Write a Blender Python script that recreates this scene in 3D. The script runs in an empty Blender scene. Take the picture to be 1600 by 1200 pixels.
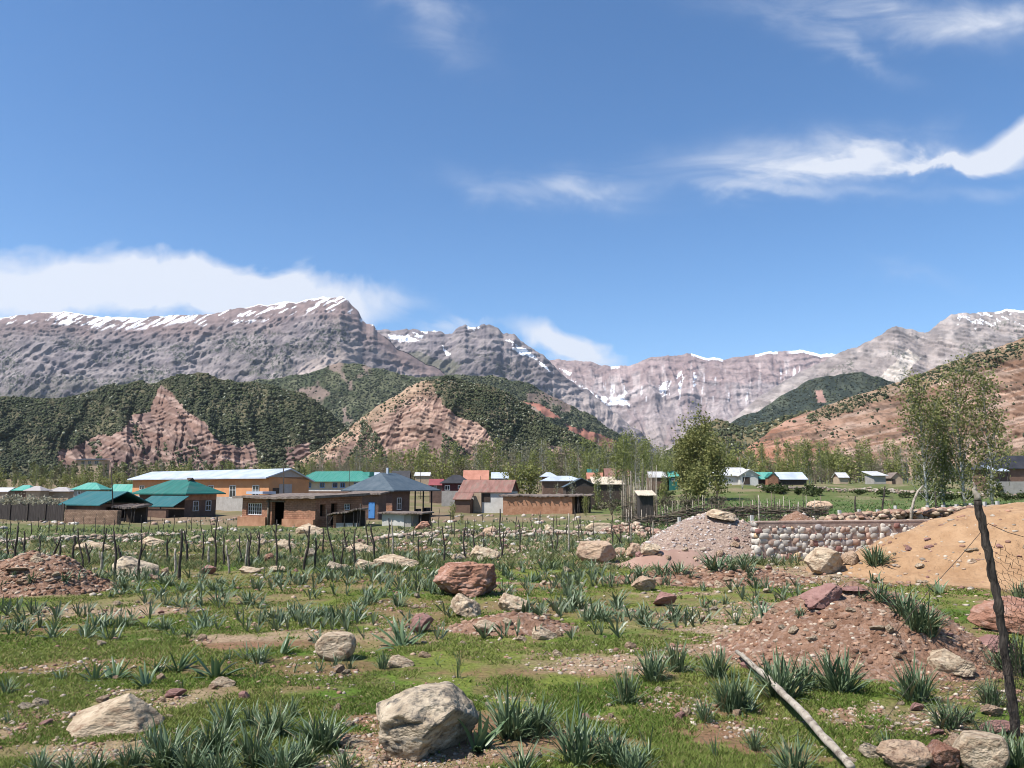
import bpy, bmesh, math, random
import numpy as np
from mathutils import Vector, Matrix

random.seed(7)
RNG = np.random.default_rng(11)
SC = bpy.context.scene
COL = SC.collection
R = math.radians

# ------------------------------------------------------------------ camera
F = 1220.0                      # focal length in photo pixels (photo is 1600 wide)
CZ = 1.65
HOR = 762.0                     # row of the horizon in the photo
PITCH = math.atan((HOR - 600.0) / F)
cam = bpy.data.cameras.new('camera')
cam.sensor_width = 36.0
cam.lens = 36.0 * F / 1600.0
cam.clip_start = 0.05
cam.clip_end = 60000.0
camo = bpy.data.objects.new('camera', cam)
COL.objects.link(camo)
camo.location = (0, 0, CZ)
camo.rotation_euler = (math.pi / 2 + PITCH, 0, 0)
SC.camera = camo

# ------------------------------------------------------------------ light
SUN_EL = 56.0
SUN_DIR = Vector((0.86, 0.51, 0)).normalized()          # horizontal travel of the light
SUN_AZ = math.atan2(-SUN_DIR.x, -SUN_DIR.y)             # where the sun stands, from +Y towards +X
sun = bpy.data.lights.new('sun', 'SUN')
sun.energy = 5.0
sun.angle = R(0.53)
sun.color = (1.0, 0.955, 0.89)
suno = bpy.data.objects.new('sun', sun)
COL.objects.link(suno)
ldir = Vector((SUN_DIR.x * math.cos(R(SUN_EL)), SUN_DIR.y * math.cos(R(SUN_EL)), -math.sin(R(SUN_EL))))
suno.rotation_euler = ldir.to_track_quat('-Z', 'Y').to_euler()
suno.location = (-30, -20, 60)

SC.view_settings.view_transform = 'Standard'
SC.view_settings.look = 'None'
SC.view_settings.exposure = 0.64
SC.view_settings.gamma = 1.0
SC.cycles.use_denoising = True
SC.cycles.filter_width = 1.0
SC.cycles.max_bounces = 5
SC.cycles.diffuse_bounces = 3
SC.cycles.glossy_bounces = 2
SC.cycles.transmission_bounces = 3
SC.cycles.transparent_max_bounces = 6
SC.cycles.volume_bounces = 0
SC.cycles.caustics_reflective = False
SC.cycles.caustics_refractive = False


def ue(px, py):
    """photo pixel -> (x/y, z/y) of its viewing direction"""
    xc = (np.asarray(px, float) - 800.0) / F
    yc = (600.0 - np.asarray(py, float)) / F
    dy = math.cos(PITCH) - yc * math.sin(PITCH)
    dz = math.sin(PITCH) + yc * math.cos(PITCH)
    return xc / dy, dz / dy


def topix(x, y, z):
    z = z - CZ
    c, s = math.cos(PITCH), math.sin(PITCH)
    fw = y * c + z * s
    up = -y * s + z * c
    fw = np.maximum(fw, 1e-6)
    return 800 + F * x / fw, 600 - F * up / fw


# ------------------------------------------------------------------ world
world = bpy.data.worlds.new('World')
SC.world = world
world.use_nodes = True
nt = world.node_tree
nt.nodes.clear()
N, L = nt.nodes, nt.links


def wmath(op, a, b=None, clamp=False):
    n = N.new('ShaderNodeMath')
    n.operation = op
    n.use_clamp = clamp
    for i, v in enumerate((a, b)):
        if v is None:
            continue
        if isinstance(v, (int, float)):
            n.inputs[i].default_value = v
        else:
            L.new(v, n.inputs[i])
    return n.outputs[0]


sky = N.new('ShaderNodeTexSky')
sky.sky_type = 'NISHITA'
sky.sun_disc = False
sky.sun_elevation = R(SUN_EL)
sky.sun_rotation = SUN_AZ
sky.altitude = 1500
sky.air_density = 1.0
sky.dust_density = 0.4
sky.ozone_density = 2.2
bg = N.new('ShaderNodeBackground')
bg.inputs['Strength'].default_value = 0.118
hs = N.new('ShaderNodeHueSaturation')
hs.inputs['Saturation'].default_value = 1.20
hs.inputs['Value'].default_value = 1.0
L.new(sky.outputs[0], hs.inputs['Color'])
L.new(hs.outputs[0], bg.inputs['Color'])
# clouds: soft streaks at fixed directions of the sky
tc = N.new('ShaderNodeTexCoord')
sx = N.new('ShaderNodeSeparateXYZ')
L.new(tc.outputs['Generated'], sx.inputs[0])
yy = wmath('MAXIMUM', sx.outputs[1], 0.05)
U = wmath('DIVIDE', sx.outputs[0], yy)
E = wmath('DIVIDE', sx.outputs[2], yy)


def cnoise(su, se, detail, dist=0.0, off=0.0, rough=0.55):
    cb = N.new('ShaderNodeCombineXYZ')
    L.new(wmath('MULTIPLY', U, su), cb.inputs[0])
    L.new(wmath('MULTIPLY', E, se), cb.inputs[1])
    cb.inputs[2].default_value = off
    n = N.new('ShaderNodeTexNoise')
    n.inputs['Scale'].default_value = 1.0
    n.inputs['Detail'].default_value = detail
    n.inputs['Roughness'].default_value = rough
    n.inputs['Distortion'].default_value = dist
    L.new(cb.outputs[0], n.inputs['Vector'])
    return n.outputs[0]


wisp = cnoise(5.0, 17.0, 7, 1.1, 2.3, 0.6)
fluff = cnoise(11.0, 15.0, 6, 0.5, 7.1, 0.55)
warp = wmath('MULTIPLY', wmath('SUBTRACT', cnoise(9.0, 11.0, 5, 0.4, 4.4), 0.5), 0.085)
CLOUDS = [  # px, py, half width, half height, tilt, strength, fluffy
    (110, 452, 330, 48, 0.02, 1.45, 1), (350, 455, 190, 38, 0.13, 1.35, 1), (548, 482, 62, 36, 0.2, 0.6, 1),
    (885, 545, 85, 26, 0.22, 1.5, 1), (700, 515, 60, 10, 0.1, 0.5, 1),
    (1250, 250, 180, 34, -0.06, 0.85, 0), (1440, 258, 170, 16, -0.04, 0.95, 0), (1585, 222, 62, 26, -0.62, 1.15, 1), (1330, 248, 95, 20, -0.1, 0.72, 1), (1470, 262, 110, 11, -0.05, .72, 1), (1540, 250, 60, 16, -.2, .7, 1), (1640, 195, 60, 34, -.5, 1.1, 1),
    (1230, 295, 160, 14, 0.06, 0.55, 0), (860, 290, 110, 24, 0.12, 0.62, 0), (960, 300, 70, 12, -0.05, 0.4, 0),
    (1400, 25, 210, 36, 0.12, 0.52, 0), (1330, 80, 70, 22, 0.5, 0.4, 0), (1560, 30, 100, 30, -0.1, 0.5, 0),
    (680, 25, 75, 48, 0.6, 0.34, 0), (1430, 430, 60, 14, 0.3, 0.16, 0), (1560, 305, 80, 12, -0.1, 0.2, 0),
]
tot_f, tot_w = None, None
EW = wmath('ADD', E, warp)
UW = wmath('ADD', U, wmath('MULTIPLY', warp, 1.3))
for (cx, cy, hw, hh, tilt, st, fl) in CLOUDS:
    u0, e0 = ue(cx, cy)
    du = wmath('SUBTRACT', UW, float(u0))
    de = wmath('SUBTRACT', EW, float(e0))
    de = wmath('ADD', de, wmath('MULTIPLY', du, float(tilt)))
    a = wmath('MULTIPLY', du, F / hw)
    b = wmath('MULTIPLY', de, F / hh)
    r2 = wmath('ADD', wmath('MULTIPLY', a, a), wmath('MULTIPLY', b, b))
    g = wmath('MULTIPLY', wmath('EXPONENT', wmath('MULTIPLY', r2, -1.0)), st)
    if fl:
        tot_f = g if tot_f is None else wmath('ADD', tot_f, g)
    else:
        tot_w = g if tot_w is None else wmath('ADD', tot_w, g)
fl_d = wmath('MULTIPLY', wmath('SUBTRACT', wmath('ADD', tot_f, wmath('MULTIPLY', fluff, 0.9)), 0.72), 1.25, True)
fl_d = wmath('MULTIPLY', fl_d, wmath('MINIMUM', wmath('MULTIPLY', tot_f, 3.0), 1.0))
wi_d = wmath('MULTIPLY', tot_w, wmath('MULTIPLY', wmath('SUBTRACT', wisp, 0.27), 2.7), True)
dens = wmath('MINIMUM', wmath('ADD', wmath('MULTIPLY', fl_d, 0.92), wmath('MULTIPLY', wi_d, 0.85)), 0.86)
dens = wmath('MULTIPLY', dens, wmath('GREATER_THAN', sx.outputs[1], 0.06))
bgc = N.new('ShaderNodeBackground')
bgc.inputs['Color'].default_value = (0.90, 0.93, 1.0, 1)
bgc.inputs['Strength'].default_value = 0.66
mx = N.new('ShaderNodeMixShader')
L.new(dens, mx.inputs[0])
L.new(bg.outputs[0], mx.inputs[1])
L.new(bgc.outputs[0], mx.inputs[2])
wo = N.new('ShaderNodeOutputWorld')
L.new(mx.outputs[0], wo.inputs[0])


# ------------------------------------------------------------------ numpy noise
def _h(ix, iy, iz, seed):
    n = (ix * 374761393 + iy * 668265263 + iz * 2147483647 + seed * 982451653) & 0xffffffff
    n = ((n ^ (n >> 13)) * 1274126177) & 0xffffffff
    n = ((n ^ (n >> 15)) * 2246822519) & 0xffffffff
    n = n ^ (n >> 16)
    return n.astype(np.float64) / 4294967296.0


def n2(x, y, seed=0):
    x, y = np.broadcast_arrays(np.asarray(x, float), np.asarray(y, float))
    ix, iy = np.floor(x).astype(np.int64), np.floor(y).astype(np.int64)
    fx, fy = x - ix, y - iy
    fx = fx * fx * fx * (fx * (fx * 6 - 15) + 10)
    fy = fy * fy * fy * (fy * (fy * 6 - 15) + 10)
    z = np.zeros_like(ix)
    a, b = _h(ix, iy, z, seed), _h(ix + 1, iy, z, seed)
    c, d = _h(ix, iy + 1, z, seed), _h(ix + 1, iy + 1, z, seed)
    return (a + (b - a) * fx) * (1 - fy) + (c + (d - c) * fx) * fy


def n3(p, seed=0):
    i = np.floor(p).astype(np.int64)
    f = p - i
    f = f * f * f * (f * (f * 6 - 15) + 10)
    out = 0
    for dx in (0, 1):
        for dy in (0, 1):
            for dz in (0, 1):
                w = (f[:, 0] if dx else 1 - f[:, 0]) * (f[:, 1] if dy else 1 - f[:, 1]) * (f[:, 2] if dz else 1 - f[:, 2])
                out = out + w * _h(i[:, 0] + dx, i[:, 1] + dy, i[:, 2] + dz, seed)
    return out


def fbm(x, y, o=5, seed=0, g=0.5, ridged=False):
    s, a, tot = 0, 1.0, 0
    x, y = np.asarray(x, float), np.asarray(y, float)
    for k in range(o):
        v = n2(x, y, seed + k * 17)
        if ridged:
            v = 1 - np.abs(2 * v - 1)
        s = s + a * v
        tot += a
        a *= g
        x, y = x * 2.03 + 5.3, y * 2.03 + 1.7
    return s / tot


def sst(a, b, x):
    t = np.clip((x - a) / (b - a), 0, 1)
    return t * t * (3 - 2 * t)


def inpoly(px, py, pts):
    px, py = np.asarray(px), np.asarray(py)
    ins = np.zeros(px.shape, bool)
    n = len(pts)
    for i in range(n):
        x1, y1 = pts[i]
        x2, y2 = pts[(i + 1) % n]
        if y1 == y2:
            continue
        c = ((y1 > py) != (y2 > py)) & (px < (x2 - x1) * (py - y1) / (y2 - y1) + x1)
        ins ^= c
    return ins


# ------------------------------------------------------------------ mesh helpers
def np_mesh(name, v, faces, smooth=True, col=None, m=None, parent=None, link=True):
    """one mesh object from arrays; faces is an (n,3) or (n,4) array or a list of tuples"""
    me = bpy.data.meshes.new(name)
    v = np.asarray(v, np.float32)
    if isinstance(faces, np.ndarray):
        k = faces.shape[1]
        me.vertices.add(len(v))
        me.vertices.foreach_set('co', v.ravel())
        me.loops.add(faces.size)
        me.loops.foreach_set('vertex_index', faces.astype(np.int32).ravel())
        me.polygons.add(len(faces))
        me.polygons.foreach_set('loop_start', np.arange(0, faces.size, k, dtype=np.int32))
        me.polygons.foreach_set('loop_total', np.full(len(faces), k, np.int32))
        me.update(calc_edges=True)
    else:
        me.from_pydata([tuple(map(float, p)) for p in v], [], faces)
        me.update()
    if smooth:
        me.polygons.foreach_set('use_smooth', np.ones(len(me.polygons), bool))
    if col is not None:
        a = me.color_attributes.new('Col', 'FLOAT_COLOR', 'POINT')
        c = np.ones((len(v), 4), np.float32)
        c[:, :3] = col
        a.data.foreach_set('color', c.ravel())
    if m is not None:
        me.materials.append(m)
    o = bpy.data.objects.new(name, me)
    if link:
        COL.objects.link(o)
    if parent is not None:
        o.parent = parent
    return o


def tag(o, label=None, cat=None, group=None, kind=None):
    if label:
        o['label'] = label
    if cat:
        o['category'] = cat
    if group:
        o['group'] = group
    if kind:
        o['kind'] = kind
    return o


def empty(name, loc=(0, 0, 0), rz=0.0):
    o = bpy.data.objects.new(name, None)
    o.empty_display_size = 0.2
    COL.objects.link(o)
    o.location = loc
    o.rotation_euler = (0, 0, rz)
    return o


def copy_tree(o, parent=None):
    c = o.copy()
    COL.objects.link(c)
    if parent is not None:
        c.parent = parent
    for ch in list(o.children):
        copy_tree(ch, c)
    return c


def grid_faces(nr, nc, wrap=False):
    i = np.arange(nr - 1)[:, None]
    j = np.arange(nc if wrap else nc - 1)[None, :]
    j2 = (j + 1) % nc
    a, b, c, d = i * nc + j, i * nc + j2, (i + 1) * nc + j2, (i + 1) * nc + j
    return np.stack([a, b, c, d], -1).reshape(-1, 4)


class MB:
    """collects boxes, prisms and tubes into one mesh"""
    def __init__(self):
        self.v, self.f = [], []

    def add(self, vs, fs):
        b = len(self.v)
        self.v += [tuple(p) for p in vs]
        self.f += [tuple(b + i for i in q) for q in fs]
        return self

    def box(self, x0, x1, y0, y1, z0, z1):
        return self.add([(x0, y0, z0), (x1, y0, z0), (x1, y1, z0), (x0, y1, z0), (x0, y0, z1), (x1, y0, z1), (x1, y1, z1), (x0, y1, z1)],
                        [(3, 2, 1, 0), (4, 5, 6, 7), (0, 1, 5, 4), (1, 2, 6, 5), (2, 3, 7, 6), (3, 0, 4, 7)])

    def shell(self, top, faces, th):
        """a sheet given by its top faces, thickened downward"""
        n = len(top)
        vs = list(top) + [(x, y, z - th) for x, y, z in top]
        fs = [tuple(q) for q in faces] + [tuple(n + i for i in reversed(q)) for q in faces]
        cnt = {}
        for q in faces:
            for i in range(len(q)):
                cnt[(q[i], q[(i + 1) % len(q)])] = 1
        for (a, b) in cnt:
            if (b, a) not in cnt:
                fs.append((b, a, n + a, n + b))
        return self.add(vs, fs)

    def tube(self, pts, rad, n=6, cap=True):
        pts = [Vector(p) for p in pts]
        if isinstance(rad, (int, float)):
            rad = [rad] * len(pts)
        vs, fs = [], []
        for i, p in enumerate(pts):
            t = (pts[min(i + 1, len(pts) - 1)] - pts[max(i - 1, 0)]).normalized()
            a = t.cross(Vector((0.31, 0.95, 0.1)))
            if a.length < 0.05:
                a = t.cross(Vector((1, 0, 0)))
            a.normalize()
            b = t.cross(a)
            for k in range(n):
                w = 2 * math.pi * k / n
                vs.append(p + (a * math.cos(w) + b * math.sin(w)) * rad[i])
        for i in range(len(pts) - 1):
            for k in range(n):
                k2 = (k + 1) % n
                fs.append((i * n + k, i * n + k2, (i + 1) * n + k2, (i + 1) * n + k))
        if cap:
            fs.append(tuple(range(n - 1, -1, -1)))
            fs.append(tuple((len(pts) - 1) * n + k for k in range(n)))
        return self.add(vs, fs)

    def build(self, name, m, parent=None, smooth=False):
        return np_mesh(name, self.v, self.f, smooth, None, m, parent)


# ------------------------------------------------------------------ materials
def mat(name, c1, c2=None, rough=0.85, scale=3.0, bump=0.0, bscale=20.0, attr=False, coords='Object',
        spec=0.3, metal=0.0, trans=0.0, stretch=None, detail=6.0, c3=None, s3=1.0, blen=0.02, contrast=(0.35, 0.65)):
    m = bpy.data.materials.new(name)
    m.use_nodes = True
    t = m.node_tree
    p = t.nodes['Principled BSDF']
    p.inputs['Roughness'].default_value = rough
    p.inputs['Specular IOR Level'].default_value = spec
    p.inputs['Metallic'].default_value = metal
    tcn = t.nodes.new('ShaderNodeTexCoord')
    vec = tcn.outputs[coords]
    if stretch:
        mp = t.nodes.new('ShaderNodeMapping')
        mp.inputs['Scale'].default_value = stretch
        t.links.new(vec, mp.inputs['Vector'])
        vec = mp.outputs[0]

    def noise(s, d=detail):
        n = t.nodes.new('ShaderNodeTexNoise')
        n.inputs['Scale'].default_value = s
        n.inputs['Detail'].default_value = d
        n.inputs['Roughness'].default_value = 0.6
        t.links.new(vec, n.inputs['Vector'])
        return n.outputs[0]

    def mix(fac, a, b, mode='MIX'):
        n = t.nodes.new('ShaderNodeMix')
        n.data_type = 'RGBA'
        n.blend_type = mode
        for i, v in ((0, fac), (6, a), (7, b)):
            if isinstance(v, (int, float)):
                n.inputs[i].default_value = v
            elif isinstance(v, tuple):
                n.inputs[i].default_value = (*v, 1)
            else:
                t.links.new(v, n.inputs[i])
        return n.outputs[2]

    def ramp(v, lo, hi):
        n = t.nodes.new('ShaderNodeMapRange')
        n.inputs[1].default_value = lo
        n.inputs[2].default_value = hi
        t.links.new(v, n.inputs[0])
        return n.outputs[0]

    colr = None
    if c2 is not None:
        colr = mix(ramp(noise(scale), *contrast), tuple(c1), tuple(c2))
        if c3 is not None:
            colr = mix(ramp(noise(s3, 4.0), 0.5, 0.66), colr, tuple(c3))
    if attr:
        a = t.nodes.new('ShaderNodeVertexColor')
        a.layer_name = 'Col'
        colr = a.outputs[0] if colr is None else mix(1.0, a.outputs[0], colr, 'MULTIPLY')
    if colr is None:
        p.inputs['Base Color'].default_value = (*c1, 1)
    else:
        t.links.new(colr, p.inputs['Base Color'])
    if bump:
        b = t.nodes.new('ShaderNodeBump')
        b.inputs['Strength'].default_value = bump
        b.inputs['Distance'].default_value = blen
        t.links.new(noise(bscale, 8.0), b.inputs['Height'])
        t.links.new(b.outputs[0], p.inputs['Normal'])
    if trans:
        tr = t.nodes.new('ShaderNodeBsdfTranslucent')
        if colr is None:
            tr.inputs[0].default_value = (*c1, 1)
        else:
            t.links.new(colr, tr.inputs[0])
        ms = t.nodes.new('ShaderNodeMixShader')
        ms.inputs[0].default_value = trans
        t.links.new(p.outputs[0], ms.inputs[1])
        t.links.new(tr.outputs[0], ms.inputs[2])
        t.links.new(ms.outputs[0], t.nodes['Material Output'].inputs[0])
    return m


def brick_mat(name, ca, cb, mortar, bw=0.3, bh=0.14, bumpd=0.02):
    m = mat(name, ca, cb, 0.95)
    t = m.node_tree
    tcn = t.nodes.new('ShaderNodeTexCoord')
    s = t.nodes.new('ShaderNodeSeparateXYZ')
    t.links.new(tcn.outputs['Object'], s.inputs[0])
    ad = t.nodes.new('ShaderNodeMath')
    t.links.new(s.outputs[0], ad.inputs[0])
    t.links.new(s.outputs[1], ad.inputs[1])
    c = t.nodes.new('ShaderNodeCombineXYZ')
    t.links.new(ad.outputs[0], c.inputs[0])
    t.links.new(s.outputs[2], c.inputs[1])
    b = t.nodes.new('ShaderNodeTexBrick')
    b.inputs['Scale'].default_value = 1.0
    b.inputs['Brick Width'].default_value = bw
    b.inputs['Row Height'].default_value = bh
    b.inputs['Mortar Size'].default_value = 0.018
    b.inputs['Color1'].default_value = (*ca, 1)
    b.inputs['Color2'].default_value = (*cb, 1)
    b.inputs['Mortar'].default_value = (*mortar, 1)
    t.links.new(c.outputs[0], b.inputs['Vector'])
    nz = t.nodes.new('ShaderNodeTexNoise')
    nz.inputs['Scale'].default_value = 1.3
    nz.inputs['Detail'].default_value = 8
    t.links.new(tcn.outputs['Object'], nz.inputs['Vector'])
    mr = t.nodes.new('ShaderNodeMapRange')
    mr.inputs[1].default_value = 0.25
    mr.inputs[2].default_value = 0.75
    mr.inputs[3].default_value = 0.7
    mr.inputs[4].default_value = 1.25
    t.links.new(nz.outputs[0], mr.inputs[0])
    x = t.nodes.new('ShaderNodeMix')
    x.data_type = 'RGBA'
    x.blend_type = 'MULTIPLY'
    x.inputs[0].default_value = 1.0
    t.links.new(b.outputs[0], x.inputs[6])
    t.links.new(mr.outputs[0], x.inputs[7])
    p = t.nodes['Principled BSDF']
    t.links.new(x.outputs[2], p.inputs['Base Color'])
    bp = t.nodes.new('ShaderNodeBump')
    bp.inputs['Strength'].default_value = 0.7
    bp.inputs['Distance'].default_value = bumpd
    bp.invert = True
    t.links.new(b.outputs['Fac'], bp.inputs['Height'])
    t.links.new(bp.outputs[0], p.inputs['Normal'])
    return m


M = {}
M['attr_rock'] = mat('mountain_rock', (.8, .8, .8), (1.15, 1.12, 1.1), 0.95, 0.02, attr=True, coords='Object', spec=0.1, detail=8)
M['attr_leaf'] = mat('leaf_green', (1, 1, 1), None, 0.6, attr=True, spec=0.25, trans=0.3)
M['attr_bush'] = mat('shrub_green', (1, 1, 1), None, 0.9, attr=True, spec=0.1)
M['attr_grass'] = mat('grass_blades', (1, 1, 1), None, 0.7, attr=True, spec=0.2, trans=0.3)
M['attr_stone'] = mat('stone_mix', (.75, .75, .75), (1.2, 1.17, 1.15), 0.9, 9.0, attr=True, spec=0.2, bump=0.4, bscale=30, blen=0.01)
M['clump'] = mat('iris_leaf', (1, 1, 1), None, 0.42, attr=True, spec=0.45, trans=0.18)
M['pale_rock'] = mat('pale_limestone', (.38, .285, .19), (.58, .465, .335), 0.92, 3.0, bump=1.0, bscale=5, c3=(.25, .17, .11), s3=5.0, blen=0.08, spec=0.2)
M['grey_rock'] = mat('grey_limestone', (.27, .21, .145), (.55, .45, .33), 0.92, 4.0, bump=1.0, bscale=5, c3=(.10, .092, .08), s3=6.5, blen=0.09, spec=0.2)
M['red_rock'] = mat('red_sandstone', (.22, .105, .07), (.37, .20, .135), 0.93, 3.0, bump=1.0, bscale=5, c3=(.40, .255, .20), s3=4.5, blen=0.09, spec=0.2)
M['tan_rock'] = mat('tan_sandstone', (.34, .225, .145), (.52, .385, .275), 0.93, 2.4, bump=1.0, bscale=5, c3=(.22, .14, .095), s3=4.5, blen=0.08, spec=0.2)
M['maroon_rock'] = mat('maroon_sandstone', (.20, .105, .09), (.30, .175, .15), 0.93, 3.0, bump=0.8, bscale=8, blen=0.03, spec=0.2)
M['dark_wood'] = mat('weathered_wood', (.018, .014, .012), (.085, .07, .058), 0.92, 38.0, bump=1.0, bscale=45, stretch=(1, 1, .22), blen=0.03)
M['pale_wood'] = mat('bleached_wood', (.24, .20, .155), (.42, .37, .30), 0.85, 14.0, bump=0.6, bscale=30, blen=0.008, c3=(.13, .10, .08), s3=17.0)
M['concrete'] = mat('concrete_post_grey', (.36, .345, .32), (.5, .48, .45), 0.9, 6.0)
M['wire'] = mat('rusty_wire', (.035, .028, .024), (.07, .05, .04), 0.7, 30.0, metal=0.3)
M['orange'] = mat('orange_plaster', (.45, .205, .095), (.54, .265, .125), 0.9, 0.7, c3=(.42, .215, .11), s3=.5)
M['grey_roof'] = mat('pale_metal_roof', (.33, .37, .43), (.47, .51, .56), 0.5, 0.5, metal=0.0, spec=0.4)
M['gable_grey'] = mat('grey_gable_board', (.30, .27, .26), (.36, .33, .315), 0.8, 2.0)
M['green_roof'] = mat('deep_green_metal', (.012, .10, .08), (.026, .145, .118), 0.6, 1.0, spec=0.3, stretch=(2.2, .35, .35), c3=(.05, .125, .105), s3=1.4)
M['green_roof2'] = mat('blue_green_metal', (.012, .088, .095), (.024, .118, .125), 0.6, 1.0, spec=0.3, stretch=(2.2, .35, .35), c3=(.05, .11, .11), s3=1.4)
M['turq_roof'] = mat('turquoise_metal', (.055, .255, .20), (.10, .345, .275), 0.55, 1.2, spec=0.3, stretch=(2.2, .35, .35), c3=(.13, .30, .25), s3=1.2)
M['slate_roof'] = mat('slate_blue_metal', (.052, .074, .09), (.09, .112, .128), 0.55, 1.0, spec=0.35, stretch=(1.5, 1.5, .4))
M['black_roof'] = mat('charcoal_metal', (.022, .022, .026), (.04, .038, .042), 0.6, 0.8)
M['brown_roof'] = mat('red_brown_metal', (.16, .08, .062), (.26, .135, .108), 0.75, 1.2, stretch=(1.6, .4, .4), c3=(.20, .135, .105), s3=1.5)
M['salmon_roof'] = mat('salmon_metal', (.34, .145, .095), (.44, .20, .14), 0.7, 0.7)
M['red_roof'] = mat('crimson_metal', (.20, .05, .055), (.26, .07, .075), 0.7, 0.7)
M['tan_roof'] = mat('tan_sheet', (.44, .36, .27), (.54, .46, .36), 0.85, 1.5)
M['white_roof'] = mat('whitish_sheet', (.38, .38, .38), (.54, .53, .52), 0.7, 1.2)
M['mud'] = mat('mud_plaster', (.28, .138, .078), (.40, .215, .13), 0.96, 1.6, bump=0.9, bscale=5, blen=0.05)
M['dark_mud'] = mat('brown_mud_wall', (.12, .075, .055), (.17, .105, .075), 0.96, 1.6, bump=0.6, bscale=5, blen=0.04)
M['mud_brick'] = brick_mat('mud_brick', (.26, .125, .075), (.335, .175, .11), (.20, .10, .062), 0.34, 0.15)
M['dark_brick'] = brick_mat('dark_brick_wall', (.135, .085, .065), (.165, .10, .08), (.10, .07, .055), 0.3, 0.12)
M['beige'] = mat('beige_plaster', (.42, .34, .23), (.48, .40, .28), 0.9, 1.0)
M['white_wall'] = mat('white_plaster', (.46, .44, .41), (.56, .545, .51), 0.9, 1.5)
M['maroon_wall'] = mat('maroon_painted_wall', (.07, .022, .024), (.095, .032, .032), 0.85, 1.5)
M['grey_wall'] = mat('grey_block_wall', (.27, .25, .225), (.35, .325, .295), 0.93, 1.5, bump=0.4, bscale=6, blen=0.03)
M['tan_wall'] = mat('tan_earth_wall', (.34, .25, .17), (.42, .32, .225), 0.95, 1.5)
M['dark_plank'] = mat('dark_planks', (.03, .026, .024), (.06, .05, .045), 0.9, 3.0, stretch=(4, 4, .4))
M['thatch'] = mat('earth_roof', (.13, .10, .085), (.22, .175, .145), 0.97, 3.0, bump=0.9, bscale=14, blen=0.05)
M['glass'] = mat('dark_glass', (.015, .018, .022), None, 0.12, spec=0.5)
M['white_frame'] = mat('white_window_paint', (.62, .63, .62), None, 0.6)
M['blue_door'] = mat('blue_paint', (.065, .20, .46), (.085, .25, .52), 0.6, 2.0)
M['dark_inside'] = mat('dark_room_shade', (.05, .038, .03), (.07, .05, .04), 0.97, 2.0)  # near-black colour stands in for shade inside rooms, doorways and open sheds
M['soil'] = mat('red_soil', (.165, .086, .052), (.285, .168, .11), 0.97, 9.0, bump=1.0, bscale=22, blen=0.06, c3=(.33, .225, .17), s3=14.0)
M['sand'] = mat('orange_sand', (.31, .182, .095), (.415, .26, .145), 0.97, 2.5, bump=1.0, bscale=9, blen=0.09)
M['gravel'] = mat('grey_pink_gravel', (.19, .13, .10), (.38, .285, .225), 0.95, 18.0, bump=1.0, bscale=30, blen=0.04)
M['clay'] = mat('smooth_pink_soil', (.27, .165, .125), (.34, .22, .17), 0.97, 2.0, bump=0.4, bscale=10, blen=0.02)
M['mortar'] = mat('wall_mortar', (.27, .185, .145), (.40, .30, .24), 0.95, 8.0, bump=0.6, bscale=30, blen=0.02)
M['bark_white'] = mat('pale_poplar_bark', (.30, .29, .26), (.52, .50, .46), 0.85, 6.0, c3=(.09, .08, .07), s3=3.0)
M['bark_brown'] = mat('brown_bark', (.10, .075, .055), (.17, .135, .10), 0.9, 6.0)
M['stone_mud'] = brick_mat('stone_and_mud_wall', (.20, .125, .085), (.30, .20, .14), (.15, .095, .065), .24, .11, .05)

# ------------------------------------------------------------------ the lie of the land
GY = np.array([0, 4.5, 15, 20, 28, 50, 75, 105, 140, 190, 260, 350, 500, 700, 1000, 2000, 60000.])
GZ = np.array([0, 0, 0, 0, -.37, -1.14, -1.55, -1.50, -1.30, -.8, .3, 2.2, 5, 9, 12, 14, 14.])
_ly = np.linspace(math.log(3.0), math.log(3000.0), 900)
_lz = np.interp(np.exp(_ly), GY, GZ)
_k = np.hanning(61)
_lz = np.convolve(np.pad(_lz, 30, 'edge'), _k / _k.sum(), 'valid')
RY = np.array([0, 18, 24, 30, 42, 78, 105, 140, 190, 300, 600])
RZ = np.array([0, 0, .15, .45, .9, 1.15, 1.45, 3.4, 3.3, 2.2, 0])


def mshape(m, x, y):
    """height of a heap over the ground around it"""
    c, s = math.cos(m['rot']), math.sin(m['rot'])
    dx, dy = x - m['x'], y - m['y']
    a, b = (dx * c + dy * s) / m['rx'], (-dx * s + dy * c) / m['ry']
    ang = np.arctan2(b, a)
    r = np.sqrt(a * a + b * b) * (1 + m['irr'] * (fbm(np.cos(ang) * 1.5 + m['seed'], np.sin(ang) * 1.5, 3, m['seed']) - .5) * 2)
    p = m['pow']
    h = np.clip(1 - r, 0, 1) ** p
    h = np.where(r < 1, h * (1 - m['flat']) + m['flat'] * sst(1.0, 0.35, r), 0)
    rough = (fbm(x / m['ns'], y / m['ns'], 4, m['seed'] + 5) - .5) * m['na'] * sst(1.02, .8, r)
    return m['h'] * h + rough


def gh0(x, y):
    x, y = np.asarray(x, float), np.asarray(y, float)
    yy_ = np.clip(y, 3.0, 3000)
    z = np.interp(np.log(yy_), _ly, _lz)
    u = x / np.maximum(y, 3.0)
    z = z + np.interp(yy_, RY, RZ) * sst(.10, .28, u)
    nearf = np.clip(yy_ / 12, .45, 3.0)
    z = z + (fbm(x / 2.3, y / 2.3, 3, 3) - .5) * .13 * nearf + (fbm(x / .5, y / .5, 3, 9) - .5) * .05
    z = z + (fbm(x / 14, y / 14, 3, 21) - .5) * .3 * sst(14, 50, yy_)
    return z


HEAPS = []


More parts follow.
